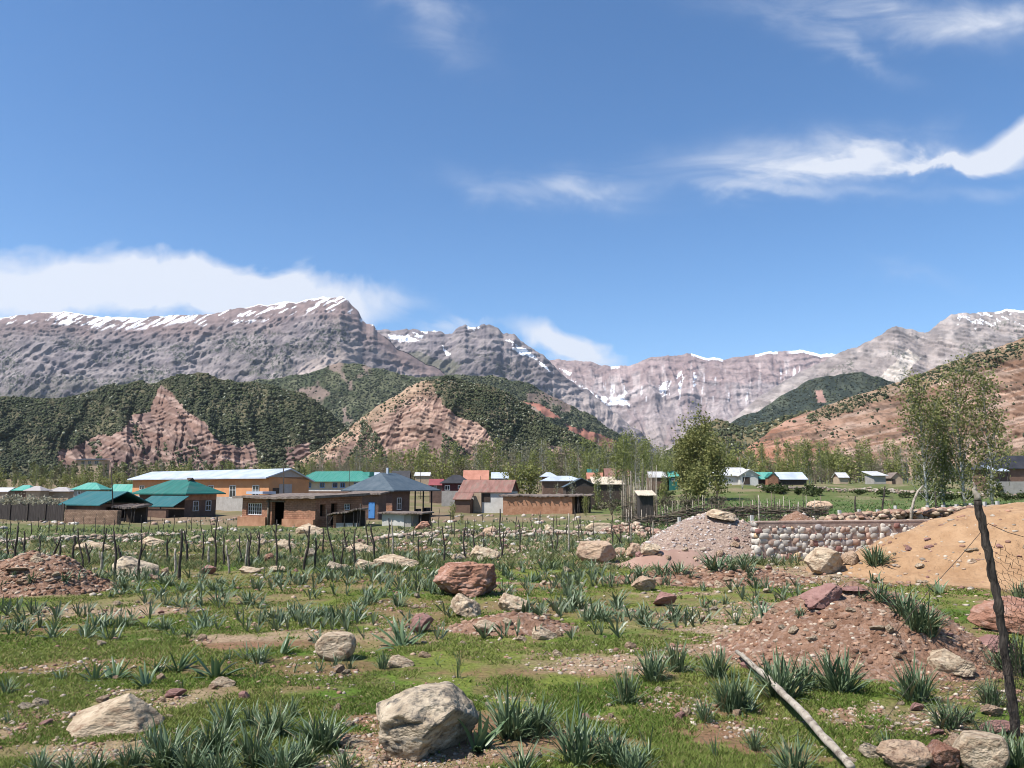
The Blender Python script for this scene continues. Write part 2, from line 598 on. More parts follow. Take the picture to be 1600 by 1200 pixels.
def heap(name, px, Y, rx, ry, h, rot=0., pw=1.0, flat=.4, irr=.15, ns=.35, na=.10, seed=1, **k):
    u, _ = ue(px, HOR)
    HEAPS.append(dict(name=name, x=float(u) * Y, y=Y, rx=rx, ry=ry, h=h, rot=rot, pow=pw, flat=flat, irr=irr, ns=ns, na=na, seed=seed, **k))


heap('left', 62, 12.9, 1.30, 1.05, .58, 0, 1.0, .55, .14, .28, .13, 3)
heap('fore', 1325, 8.1, 1.38, 1.18, .66, -.15, 1.05, .35, .16, .26, .15, 5)
heap('gravel', 1112, 19.2, 2.15, 1.7, 1.03, 0, 1.0, .45, .10, .4, .08, 8)
heap('lobe', 1050, 16.9, 1.30, .75, .34, 0.25, 1.0, .7, .1, 1.0, .05, 13)
heap('sand', 1700, 15.6, 5.4, 3.3, 1.46, 0, .9, .5, .13, .40, .15, 17)
heap('patch', 800, 9.5, .75, .45, .16, 0, 1., .6, .2, .25, .07, 19)
heap('strip', 1105, 14.3, 1.9, .85, .20, 0, 1., .7, .2, .3, .08, 23)
heap('dirt', 1243, 22.5, 1.2, 1.0, 1.05, 0, 1., .4, .1, .3, .08, 29)


def surf(x, y):
    z = gh0(x, y)
    add = np.zeros_like(z)
    for m in HEAPS:
        add = np.maximum(add, mshape(m, x, y))
    return z + add


_YS = np.geomspace(3.6, 520, 1500)


def place(px, py, on_heaps=True):
    """the spot of ground seen at a photo pixel -> x, y, z"""
    u, e = ue(px, py)
    x = float(u) * _YS
    g = surf(x, _YS) if on_heaps else gh0(x, _YS)
    below = CZ + float(e) * _YS <= g
    k = int(np.argmax(below)) if below.any() else len(_YS) - 1
    y = float(_YS[k])
    return float(u) * y, y, float(g[k])


def atY(px, py, Y):
    u, e = ue(px, py)
    return float(u) * Y, Y, CZ + float(e) * Y


BARE = []
for (px, py, wp, hp, st) in [(185, 1148, 105, 26, .95), (255, 1080, 110, 20, .8), (60, 1105, 75, 24, .75), (345, 1072, 60, 16, .8), (560, 1165, 75, 26, .8), (690, 1185, 110, 26, .9), (520, 1030, 80, 18, .7),
                             (300, 1030, 330, 14, .55), (540, 990, 170, 12, .75), (120, 1030, 180, 12, .5), (640, 965, 60, 16, .7), (860, 945, 120, 9, .7), (920, 1030, 150, 13, .55), (1050, 1085, 70, 26, .75), (1140, 1120, 60, 16, .6),
                             (500, 905, 110, 12, .8), (640, 938, 90, 9, .75), (160, 945, 90, 10, .7), (1130, 945, 120, 10, .5), (1250, 895, 130, 14, .9), (1400, 1110, 130, 22, .6), (1480, 1060, 90, 22, .8), (1500, 1165, 110, 30, .7), (1330, 1140, 60, 12, .5), (780, 1120, 60, 10, .4), (440, 1060, 90, 10, .5)]:
    Yc = F * CZ / (py - HOR)
    Yn, Yf = F * CZ / (py + hp - HOR), F * CZ / (py - hp - HOR)
    BARE.append((float(ue(px, HOR)[0]) * Yc, Yc, wp / F * Yc, (Yf - Yn) / 2, st))


# grass cover 0..1
def gcover(x, y):
    a = fbm(x / 2.6, y / 1.1, 4, 41)
    b = fbm(x / .8, y / .45, 3, 47)
    v = a * .58 + b * .30 + fbm(x / .16, y / .16, 3, 49) * .12
    c = sst(.31, .445, v)
    far = sst(17, 24, y)
    c = c * (1 - far) + far * sst(.34, .5, v) * .9
    rag = (fbm(x / .30, y / .22, 4, 51) - .5) * 1.3
    for (bx_, by_, rx_, ry_, st) in BARE:
        q = np.sqrt(((x - bx_) / rx_) ** 2 + ((y - by_) / ry_) ** 2)
        c = c * (1 - .72 * st * sst(1.25, .6, q + rag))
    for m in HEAPS:
        dx, dy = (x - m['x']) / (m['rx'] * 1.08), (y - m['y']) / (m['ry'] * 1.08)
        c = c * sst(.85, 1.15, np.sqrt(dx * dx + dy * dy))
    return c


# ---- ground sheet: polar grid, dense in front of the camera
ang = np.concatenate([np.linspace(-180, -48, 40)[:-1], np.linspace(-48, 48, 560), np.linspace(48, 180, 40)[1:-1]])
rad = np.concatenate([[.02], np.geomspace(.6, 3.6, 14)[:-1], np.geomspace(3.6, 30, 330)[:-1], np.geomspace(30, 400, 170)[:-1], np.geomspace(400, 15000, 36)])
AA, RR = np.meshgrid(np.radians(ang), rad)
gx, gy = (np.sin(AA) * RR).ravel(), (np.cos(AA) * RR).ravel()
gz = gh0(gx, gy)
gv = gcover(gx, gy)
soil = np.array([.20, .118, .072])
stony = np.array([.295, .215, .145])
dry = np.array([.215, .175, .085])
gre = np.array([.078, .132, .020])
gre2 = np.array([.135, .162, .034])
w = fbm(gx / 3.1, gy / 1.6, 4, 55)[:, None]
base = soil + (stony - soil) * sst(.46, .64, w)
gcol = gre + (gre2 - gre) * sst(.35, .65, fbm(gx / 1.3, gy / 1.3, 3, 59))[:, None]
gcol = gcol + (dry - gcol) * (sst(.52, .72, fbm(gx / 1.9, gy / .9, 4, 63)) * .75)[:, None]
mot = sst(.42, .64, fbm(gx / .22, gy / .22, 4, 66))[:, None] * .55
gcol = gcol + (np.array([.17, .115, .07]) - gcol) * mot
gc = base + (gcol - base) * gv[:, None]
farm = sst(20, 34, gy)[:, None]
fieldc = np.array([.085, .115, .04]) + (np.array([.20, .17, .105]) - np.array([.085, .115, .04])) * sst(.5, .66, fbm(gx / 7, gy / 9, 4, 71))[:, None]
gc = gc + (fieldc - gc) * farm * .75
# the terrace on the right is bright meadow, the village ground beyond is bare
uu_ = gx / np.maximum(gy, 1)
mead = (sst(.14, .22, uu_) * sst(40, 48, gy) * sst(120, 95, gy))[:, None]
gc = gc + (np.array([.075, .125, .04]) - gc) * mead * .6
vil = (sst(60, 80, gy) * sst(.12, .0, uu_))[:, None]
gc = gc + (np.array([.215, .15, .105]) - gc) * vil * (.35 + .5 * sst(.4, .6, fbm(gx / 9, gy / 12, 3, 77)))[:, None]
gm = mat('ground_turf', (.72, .70, .66), (1.22, 1.2, 1.16), 0.96, 26.0, attr=True, bump=1.0, bscale=16, blen=0.04, detail=9, spec=0.1)
ground = np_mesh('ground', np.stack([gx, gy, gz], 1), grid_faces(len(rad), len(ang), True), True, gc, gm)
tag(ground, kind='structure')


# ------------------------------------------------------------------ hills and mountains
def interp_ridge(pts):
    p = np.array(pts, float)
    u, e = ue(p[:, 0], p[:, 1])
    o = np.argsort(u)
    return u[o], e[o]


def mountain(name, pts, D, k, zb, seed, colf, step=1.7, rows=200, run=1.0, rug=1.6, amp=(30, 9, 5, 4), lean=(.25, -.3), strata=(16, .1), fd=.08, q=1.0, rugf=60, sc=1.0, tk=1.5):
    """a range whose near face falls from the traced crest; relief is eroded into the face: spurs, gullies, tilted ledges"""
    pu, pe = interp_ridge(pts)
    pm = D / F
    nc = int((pts[-1][0] - pts[0][0]) / step)
    u = np.linspace(pu[0], pu[-1], nc)
    er = np.interp(u, pu, pe)
    er = er + (fbm(u * rugf, u * 0 + seed, 6, seed, .6) - .5) * 2 * rug * 3 / F
    Dr = D * (1 + .10 * (fbm(u * 3.1, u * 0 + 3.3, 3, seed + 2) - .5))
    zr = CZ + er * Dr
    s = np.linspace(0, 1, rows)
    t = s[:, None] ** q
    H = np.maximum(zr - zb, 5.)[None, :]
    Hs = np.convolve(np.pad(H[0], 40, 'edge'), np.ones(81) / 81, 'valid')[None, :]
    Y = Dr[None, :] - Hs * run * t
    X = u[None, :] * Y
    Zb = zb + H * (1 - t) ** k
    P_, Q_ = X / pm / sc, Zb / pm / sc
    wx = (fbm(P_ / 90, Q_ / 90, 3, seed + 31) - .5) * 60
    wy = (fbm(P_ / 70, Q_ / 70, 3, seed + 33) - .5) * 44
    spur = fbm((P_ + wx + lean[0] * Q_) / 78, (Q_ + wy) / 190, 5, seed + 3, .5, True)
    gul = fbm((P_ + wx * .7 + lean[1] * Q_) / 21, (Q_ + wy * .6) / 62, 5, seed + 7, .58, True)
    sq = (Q_ + strata[1] * P_ + wy * .9 + (fbm(P_ / 14, Q_ / 9, 3, seed + 15) - .5) * 7) / strata[0]
    fr = sq - np.floor(sq)
    led = sst(.08, .5, fr) - fr + .5 * (n2(sq * 1.7, P_ / 60, seed + 17) - .5)
    fin = fbm(P_ / 6.5, Q_ / 5., 4, seed + 11, .68) - .5
    top = sst(0, fd, t)
    bot = sst(1.0, .93, t)
    d = (amp[0] * (spur - .6) * sst(0, .4, t) + amp[1] * (gul - .6) * sst(0, .16, t) + (amp[2] * led + amp[3] * fin) * top) * bot * sc
    Y = Y - d * pm * .92
    Z = Zb + d * pm * .40
    X = u[None, :] * Y
    bk = [(.05, .93), (.14, .78), (.3, .5), (.5, .2), (.62, -.02)]
    Yb = np.stack([Dr * (1 + a * D / 3000 if D < 3000 else 1 + a * .5) for a, _ in reversed(bk)])
    Zk = np.stack([zb + np.maximum(zr - zb, 5.) * h for _, h in reversed(bk)])
    Xb = u[None, :] * Yb
    Xa, Ya, Za = np.concatenate([Xb, X]), np.concatenate([Yb, Y]), np.concatenate([Zk, Z])
    P = np.stack([Xa, Ya, Za], -1)
    px, py = topix(Xa, Ya, Za)
    _, ridge_py = topix(u * Dr, Dr, zr)
    z0 = np.zeros_like(Xb)
    ext = lambda A: np.concatenate([z0, A])
    env = dict(px=px, py=py, X=Xa, Y=Ya, Z=Za, t=np.concatenate([z0, np.broadcast_to(t, X.shape)]), dr=py - ridge_py[None, :], S=45 * pm * sc, seed=seed,
               sq=ext(sq), gul=ext(gul), spur=ext(spur), P=ext(P_), Q=ext(Q_))
    c = colf(env)
    col, veg = c if isinstance(c, tuple) else (c, None)
    tint = .80 + .40 * fbm(env['sq'] * 1.0, env['P'] / 120, 3, seed + 41, .6)
    tint = 1 + (tint - 1) * tk
    lum = col.mean(-1)
    tint = np.where(lum > .6, 1, tint)
    col = col * tint[..., None]
    o = np_mesh(name, P.reshape(-1, 3), grid_faces(P.shape[0], P.shape[1])[:, ::-1].copy(), True, col.reshape(-1, 3), M['attr_rock'])
    tag(o, kind='structure')
    return env, veg


def mixc(a, b, f):
    return a + (b - a) * np.asarray(f)[..., None]


C3 = lambda *c: np.array(c)


def rockbase(v, c1, c2, c3=None, band=None):
    f = fbm(v['X'] / v['S'] * 3, v['Y'] / v['S'] * 3, 5, v['seed'] + 51)
    col = mixc(np.broadcast_to(c1, f.shape + (3,)).copy(), c2, sst(.35, .65, f))
    if band is not None:
        th, tilt, cb, am = band
        z = (v['Z'] + tilt * v['X'] + (f - .5) * th * 1.5) / th
        col = mixc(col, cb, am * sst(.45, .75, n2(z, z * 0 + 2.2, v['seed'] + 61)))
    return col


def wpx(v, a=14, fr=1 / 40., s=0):
    """pixel-like coordinates with ragged edges, for colour boundaries on the rock"""
    wx = (fbm(v['px'] * fr, v['py'] * fr, 5, v['seed'] + 71 + s, .6) - .5) * 2 * a
    wy = (fbm(v['px'] * fr + 9, v['py'] * fr + 4, 5, v['seed'] + 77 + s, .6) - .5) * 2 * a
    return v['px'] + wx, v['py'] + wy


def streaks(v, kx, ky, rot, s=0):
    c, sn = math.cos(rot), math.sin(rot)
    a = v['px'] * c + v['py'] * sn
    b = -v['px'] * sn + v['py'] * c
    return fbm(a / kx, b / ky, 4, v['seed'] + 91 + s, .55)


SNOW = C3(.86, .88, .92)
PURP_ = 0
GREY = C3(.205, .172, .168)
PALE = C3(.295, .258, .252)
PURP = C3(.132, .116, .122)
FOR = C3(.040, .052, .030)


def col_left(v):
    col = rockbase(v, PURP * 1.15, PALE * .85, None, (95., .02, PURP * .8, .55))
    px, py = wpx(v, 10)
    # bare brown crest under the snow
    top = sst(52, 8, v['dr'] + (fbm(px / 60, py / 30, 4, 5) - .5) * 40)
    col = mixc(col, C3(.185, .135, .125), top * .85)
    # dark conifers in bands over the slope
    tr = sst(.55, .61, fbm(v['px'] / 2.0, v['py'] / 1.9, 2, 15, .6)) * sst(.36, .56, fbm(px / 60, py / 18, 5, 25))
    tr = tr * sst(25, 55, v['dr']) * sst(700, 560, px + .3 * py - 150)
    col = mixc(col, FOR * .9, tr * .9)
    scrub = sst(60, 130, v['dr']) * sst(.35, .6, fbm(px / 30, py / 18, 4, 28)) * .5
    col = mixc(col, C3(.10, .095, .075), scrub)
    # pale scree near the right edge
    sc = inpoly(*wpx(v, 12), [(455, 590), (490, 560), (560, 530), (565, 560), (540, 575), (490, 590)])
    col = mixc(col, C3(.40, .33, .29), sc * .5)
    # snow along the crest, in wind-blown streaks
    wdt = np.interp(v['px'], [-400, 0, 60, 110, 200, 300, 330, 400, 470, 540, 565, 600], [20, 13, 17, 25, 22, 14, 26, 30, 26, 24, 9, 0])
    stp = .66 * streaks(v, 22, 2.8, -.5) + .34 * fbm(v['px'] / 34, v['py'] / 9, 4, 19)
    cov = np.interp(v['px'], [-400, 60, 100, 180, 250, 300, 330, 540], [.57, .58, .525, .51, .50, .50, .575, .555])
    sn = sst(cov, cov + .05, stp + (1 - v['dr'] / wdt) * .015) * sst(wdt, wdt * .65, v['dr'])
    sn = np.maximum(sn, sst(1.5, .7, v['dr']) * sst(.42, .5, n2(v['px'] / 26, v['px'] * 0, 3)) * (v['px'] < 545))
    col = mixc(col, SNOW, np.clip(sn, 0, 1))
    return col


def col_mid(v):
    col = rockbase(v, PURP * 1.2, PALE * .8, None, (110., -.05, PURP * .75, .6))
    px, py = wpx(v, 12)
    tr = sst(.55, .62, fbm(v['px'] / 2., v['py'] / 1.9, 2, 15, .6)) * sst(.36, .56, fbm(px / 50, py / 25, 4, 25)) * sst(20, 60, v['dr'])
    col = mixc(col, FOR, tr * .85)
    col = mixc(col, C3(.43, .365, .335), (inpoly(px, py, [(860, 590), (930, 620), (1000, 680), (900, 650)]) * .45))
    g = inpoly(px, py, [(575, 560), (650, 548), (720, 565), (700, 600), (560, 610)])
    col = mixc(col, C3(.115, .115, .075), g * .6)
    sx, sy = wpx(v, 7, 1 / 14.)
    for pts in ([(606, 522), (662, 523), (655, 532), (612, 533)], [(655, 516), (690, 514), (688, 520), (660, 521)],
                [(725, 512), (752, 508), (748, 514), (728, 517)], [(785, 524), (815, 540), (850, 570), (865, 585), (835, 565), (800, 545)],
                [(690, 540), (706, 552), (700, 556)], [(818, 550), (835, 556), (838, 562), (820, 558)]):
        col = mixc(col, SNOW, (inpoly(sx, sy, pts) & (streaks(v, 14, 4, .3, 2) > .42)).astype(float))
    return col


def col_far(v):
    col = rockbase(v, C3(.215, .18, .178), C3(.345, .295, .285), None, (170., 0.0, C3(.25, .165, .152), .5))
    px, py = wpx(v, 8)
    low = sst(85, 130, v['dr'])
    col = mixc(col, C3(.23, .195, .18), low * .8)
    # vertical pale chutes and snow gullies
    ch = streaks(v, 9, 60, 0.0, 3)
    col = mixc(col, C3(.50, .44, .42), sst(.58, .66, ch) * sst(8, 20, v['dr']) * sst(75, 50, v['dr']) * .5)
    dk = streaks(v, 16, 40, 0.15, 7)
    col = mixc(col, C3(.20, .145, .14), sst(.55, .65, dk) * .5)
    sx, sy = wpx(v, 5, 1 / 12.)
    sn = .7 * sst(.71, .75, streaks(v, 4, 40, .05, 5)) * sst(22, 34, v['dr']) * sst(80, 62, v['dr'])
    col = mixc(col, SNOW * .95, sn * .8)
    for pts in ([(878, 588), (905, 600), (945, 622), (935, 626), (890, 604)], [(935, 618), (975, 622), (985, 632), (945, 632)],
                [(960, 625), (975, 608), (980, 612), (970, 632)], [(870, 575), (890, 580), (905, 590), (885, 585)],
                [(1030, 600), (1050, 590), (1048, 615), (1035, 618)], [(1082, 583), (1088, 583), (1088, 606), (1083, 606)],
                [(1058, 590), (1063, 580), (1068, 590), (1062, 615)]):
        col = mixc(col, SNOW, (inpoly(sx, sy, pts) & (streaks(v, 5, 12, .5, 12) > .47)).astype(float) * .9)
    crest = (v['dr'] < 4.5) & (v['px'] > 1195)
    col = mixc(col, SNOW, crest * sst(1225, 1245, v['px']) * 1.0)
    crest2 = (v['dr'] < 3.5) & (((v['px'] > 1080) & (v['px'] < 1130)) | ((v['px'] > 1180) & (v['px'] < 1215)) | ((v['px'] > 955) & (v['px'] < 968)))
    col = mixc(col, SNOW, crest2 * .95)
    return col


def col_right(v):
    col = rockbase(v, C3(.195, .172, .165), C3(.335, .295, .275), None, (60., .18, C3(.25, .21, .195), .5))
    px, py = wpx(v, 10)
    p = inpoly(px, py, [(1360, 600), (1400, 570), (1420, 545), (1440, 560), (1400, 605)])
    col = mixc(col, C3(.56, .50, .44), p * .8)
    tr = sst(.56, .62, fbm(v['px'] / 3., v['py'] / 2.6, 3, 15, .6)) * sst(.42, .6, fbm(px / 40, py / 25, 4, 25))
    col = mixc(col, FOR * 1.2, tr * sst(8, 25, v['dr']) * .7)
    sn = ((v['dr'] < 26) & (v['px'] > 1495) & (streaks(v, 16, 4, .45) > .69)) | ((v['dr'] < 3) & (v['px'] > 1555))
    col = mixc(col, SNOW, sn.astype(float))
    return col


VEG1, VEG2 = C3(.034, .044, .026), C3(.078, .084, .046)


def col_forest(v):
    px, py = wpx(v, 10)
    f = fbm(px / 20, py / 14, 4, 14)
    col = mixc(np.broadcast_to(C3(.05, .06, .034), f.shape + (3,)).copy(), C3(.095, .10, .06), sst(.4, .65, f))
    rock = sst(.56, .68, fbm(px / 26, py / 22, 4, 24))
    col = mixc(col, C3(.22, .16, .14), rock * .75)
    veg = 1 - rock * .85
    for pts in ([(815, 625), (850, 635), (880, 655), (850, 650)], [(885, 660), (935, 672), (960, 690), (950, 705), (905, 680)]):
        i = inpoly(px, py, pts)
        col = mixc(col, C3(.27, .12, .09), i * .9)
        veg = veg * (1 - i)
    return col, veg


def col_mid2(v):
    px, py = wpx(v, 8)
    f = fbm(px / 20, py / 14, 4, 14)
    col = mixc(np.broadcast_to(C3(.032, .042, .034), f.shape + (3,)).copy(), C3(.06, .07, .05), sst(.4, .65, f))
    i = inpoly(px, py, [(1275, 612), (1285, 612), (1290, 625), (1275, 630)])
    col = mixc(col, C3(.30, .18, .15), i * .9)
    return col, 1 - i * 1.0


CUT1 = [(250, 600), (265, 612), (290, 640), (320, 660), (345, 690), (380, 700), (395, 740), (80, 760), (95, 705), (130, 690), (190, 672), (205, 648), (235, 640), (240, 620)]


def col_hill1(v):
    px, py = wpx(v, 8, 1 / 22.)
    f = fbm(px / 24, py / 14, 4, 14)
    col = mixc(np.broadcast_to(C3(.052, .056, .034), f.shape + (3,)).copy(), C3(.105, .096, .058), sst(.4, .7, f))
    cut = inpoly(px, py, CUT1) | inpoly(px, py, [(370, 695), (395, 690), (405, 740), (365, 740)]) | inpoly(px, py, [(445, 700), (490, 690), (485, 735), (450, 735)])
    lines = streaks(v, 60, 5, .28, 4)
    rk = mixc(np.broadcast_to(C3(.175, .112, .09), f.shape + (3,)).copy(), C3(.285, .205, .172), sst(.4, .6, lines))
    rk = mixc(rk, C3(.13, .088, .078), sst(.54, .62, streaks(v, 9, 60, -.55, 6)) * .9)
    col = mixc(col, rk, cut.astype(float))
    gul = sst(.60, .66, streaks(v, 14, 70, -.45, 8)) * (py > 640)
    veg = np.where(cut, gul * .8, .95 - .3 * sst(.55, .7, f))
    return col, veg


FACE2 = [(440, 735), (500, 698), (560, 655), (612, 620), (655, 592), (668, 598), (682, 618), (712, 648), (745, 660), (775, 700), (800, 745)]


def col_hill2(v):
    px, py = wpx(v, 9, 1 / 26.)
    f = fbm(px / 22, py / 14, 4, 14)
    col = mixc(np.broadcast_to(C3(.058, .058, .034), f.shape + (3,)).copy(), C3(.15, .125, .08), sst(.45, .7, f))
    face = inpoly(px, py, FACE2) | inpoly(px, py, [(855, 690), (900, 705), (930, 735), (880, 735)])
    lines = streaks(v, 70, 4.5, -.32, 4)
    lines2 = streaks(v, 70, 4.5, .38, 5)
    ln = np.where(px < 655, lines, lines2)
    rk = mixc(np.broadcast_to(C3(.205, .13, .10), f.shape + (3,)).copy(), C3(.335, .235, .185), sst(.4, .6, ln))
    rk = mixc(rk, C3(.15, .098, .083), sst(.56, .64, streaks(v, 11, 60, .25, 6)) * .8)
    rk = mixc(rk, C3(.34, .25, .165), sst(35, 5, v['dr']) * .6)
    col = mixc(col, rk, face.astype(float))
    p2x, p2y = wpx(v, 6, 1 / 16., 3)
    g = inpoly(p2x, p2y, [(562, 655), (590, 680), (612, 735), (535, 735), (545, 710), (560, 690)]) | inpoly(p2x, p2y, [(690, 675), (735, 712), (720, 735), (685, 730)]) | \
        inpoly(p2x, p2y, [(655, 690), (668, 690), (670, 735), (645, 735)])
    veg = np.where(face, g * .9 + sst(45, 10, v['dr']) * .12, .92 - .35 * sst(.5, .66, f))
    return col, veg


def col_hill3(v):
    px, py = wpx(v, 9, 1 / 26.)
    f = fbm(px / 40, py / 26, 4, 14)
    lines = streaks(v, 90, 6, -.22, 4)
    rk = mixc(np.broadcast_to(C3(.185, .112, .078), f.shape + (3,)).copy(), C3(.285, .185, .135), sst(.4, .62, f))
    rk = mixc(rk, C3(.38, .285, .23), sst(.52, .62, lines) * .6)
    rk = mixc(rk, C3(.33, .14, .085), sst(1330, 1190, px) * .45)
    rk = mixc(rk, C3(.13, .09, .07), sst(.58, .64, streaks(v, 40, 4, -.2, 9)) * .75)
    veg = sst(24, 6, v['dr'] + (fbm(px / 30, py / 20, 4, 33) - .5) * 40) * sst(1250, 1300, px) * .9
    g = inpoly(px, py, [(1400, 590), (1460, 575), (1600, 532), (1600, 560), (1500, 580), (1440, 612)]) | inpoly(px, py, [(1405, 610), (1425, 615), (1440, 655), (1425, 650)]) | \
        inpoly(px, py, [(1260, 650), (1330, 628), (1380, 608), (1395, 615), (1330, 640), (1265, 658)])
    veg = np.maximum(veg * .75, g * 1.0)
    veg = np.maximum(veg, .02 + .10 * sst(.62, .7, v['gul']) * sst(.5, .6, f))
    col = mixc(rk, C3(.20, .16, .095), np.clip(veg, 0, 1) * .6)
    return col, veg


def col_hill4(v):
    px, py = wpx(v, 9, 1 / 26.)
    f = fbm(px / 22, py / 14, 4, 14)
    col = mixc(np.broadcast_to(C3(.10, .09, .045), f.shape + (3,)).copy(), C3(.17, .14, .08), sst(.4, .65, f))
    return col, .75 - .5 * sst(.5, .65, f)


RIDGES = {
    'far': [(820, 600), (850, 566), (870, 560), (905, 564), (960, 571), (985, 569), (1010, 561), (1040, 556), (1075, 553), (1100, 557), (1130, 562), (1165, 556), (1200, 549), (1250, 546), (1285, 552), (1310, 556), (1360, 570), (1450, 600)],
    'mid': [(520, 540), (560, 520), (600, 515), (640, 514), (690, 519), (705, 520), (720, 512), (740, 508), (765, 507), (778, 513), (786, 523), (792, 520), (802, 520), (812, 530), (828, 540), (850, 556), (862, 570), (885, 590), (910, 606), (945, 630), (975, 655), (1005, 680), (1030, 705), (1060, 740)],
    'left': [(-500, 520), (-250, 510), (-100, 502), (0, 497), (30, 492), (60, 489), (110, 487), (125, 491), (160, 493), (220, 496), (270, 493), (300, 492), (330, 489), (380, 481), (430, 475), (470, 470), (510, 465), (534, 462), (540, 466), (548, 474), (560, 484), (566, 497), (572, 505), (584, 508), (590, 518), (606, 528), (620, 545), (650, 560), (690, 580), (740, 610), (800, 650), (860, 700)],
    'right': [(1010, 720), (1045, 698), (1075, 680), (1110, 668), (1150, 648), (1190, 618), (1230, 592), (1270, 570), (1305, 556), (1330, 546), (1360, 532), (1385, 516), (1400, 511), (1425, 513), (1445, 519), (1453, 517), (1470, 503), (1490, 492), (1505, 488), (1550, 487), (1575, 484), (1600, 483), (1750, 476), (2000, 500)],
    'forest': [(230, 640), (330, 605), (420, 592), (470, 585), (500, 577), (530, 566), (560, 566), (585, 574), (615, 582), (650, 592), (700, 586), (745, 588), (772, 586), (795, 592), (830, 602), (850, 614), (880, 628), (905, 642), (930, 652), (950, 668), (985, 688), (1010, 704), (1040, 722), (1070, 745)],
    'mid2': [(1060, 715), (1100, 690), (1150, 655), (1180, 645), (1210, 625), (1240, 608), (1262, 594), (1285, 588), (1320, 585), (1345, 581), (1372, 588), (1400, 600), (1450, 615), (1550, 660)],
    'hill1': [(-550, 650), (-250, 640), (-80, 622), (0, 618), (60, 623), (100, 621), (130, 613), (160, 604), (200, 597), (215, 595), (240, 599), (265, 590), (285, 586), (310, 582), (335, 586), (350, 594), (385, 597), (410, 600), (440, 606), (465, 612), (490, 625), (515, 640), (530, 655), (548, 672), (575, 695), (600, 715), (640, 745)],
    'hill2': [(430, 745), (470, 720), (500, 699), (530, 676), (560, 655), (590, 634), (612, 620), (640, 603), (656, 597), (668, 594), (690, 589), (705, 588), (725, 594), (750, 600), (775, 605), (790, 612), (805, 622), (825, 636), (850, 654), (880, 668), (905, 680), (930, 692), (955, 708), (1000, 730), (1030, 750)],
    'hill4': [(1020, 735), (1045, 705), (1075, 678), (1095, 665), (1120, 655), (1140, 660), (1165, 667), (1190, 661), (1220, 652), (1260, 642), (1320, 650)],
    'hill3': [(1130, 735), (1165, 702), (1185, 688), (1205, 672), (1230, 658), (1250, 648), (1275, 640), (1300, 630), (1330, 620), (1370, 608), (1400, 597), (1425, 588), (1450, 578), (1480, 568), (1510, 556), (1540, 547), (1565, 540), (1600, 528), (1750, 478), (1950, 430), (2150, 420)],
}
mountain('far_mountains', RIDGES['far'], 9000, 1.0, 20, 101, col_far, 1.3, 260, 1.1, 1.3, (26, 11, 4.4, 4), (.0, .12), (13, .03), .02, .9)
mountain('middle_mountains', RIDGES['mid'], 6600, 1.0, 20, 131, col_mid, 1.3, 280, 1.1, 2.0, (34, 12, 5, 4.6), (-.5, -.5), (14, -.22), .03, .9)
mountain('right_mountains', RIDGES['right'], 5200, 1.0, 20, 151, col_right, 1.4, 270, 1.1, 1.6, (34, 12, 3.6, 4.4), (.5, .6), (11, .45), .04, .9)
mountain('left_mountains', RIDGES['left'], 5400, 1.0, 20, 171, col_left, 1.4, 300, 1.15, 1.3, (34, 12, 5, 5), (.3, -.35), (15, -.04), .13, .85)
VEGS = []
VEGS.append(('forest', *mountain('forest_hills', RIDGES['forest'], 2700, 1.0, 6, 191, col_forest, 1.8, 150, 1.2, 1.6, (34, 8, 2, 2), (-.5, -.4), (14, .1), .05)))
VEGS.append(('mid2', *mountain('wooded_hill', RIDGES['mid2'], 2900, 1.0, 6, 211, col_mid2, 1.8, 110, 1.2, 1.2, (26, 7, 2, 2), (.5, .4), (14, .1), .05)))
VEGS.append(('hill4', *mountain('green_foothill', RIDGES['hill4'], 950, 1.0, 4, 271, col_hill4, 1.6, 90, 1.4, 1.5, (18, 7, 2, 2), (.3, .3), (10, .1), .05)))
VEGS.append(('hill1', *mountain('left_green_hill', RIDGES['hill1'], 1150, 1.0, 5, 231, col_hill1, 1.3, 220, 1.25, 1.5, (46, 17, 4, 3), (.45, .55), (9, -.22), .06)))
VEGS.append(('hill2', *mountain('pink_cliff_hill', RIDGES['hill2'], 950, 1.0, 5, 251, col_hill2, 1.1, 230, 1.2, 1.4, (34, 12, 4.5, 3), (-.2, -.3), (8, .18), .05)))
VEGS.append(('hill3', *mountain('red_hill', RIDGES['hill3'], 720, 1.0, 1, 291, col_hill3, 1.2, 240, 1.3, 1.2, (44, 21, 3, 5.), (.2, .3), (10, .30), .05, tk=.9)))


# ---- shrubs and small trees growing over the hillsides: uncounted ground cover
def ico(n):
    bm = bmesh.new()
    bmesh.ops.create_icosphere(bm, subdivisions=n, radius=1.0)
    v = np.array([p.co[:] for p in bm.verts])
    f = np.array([[q.index for q in p.verts] for p in bm.faces])
    bm.free()
    return v, f


IV1, IF1 = ico(1)
IV2, IF2 = ico(2)


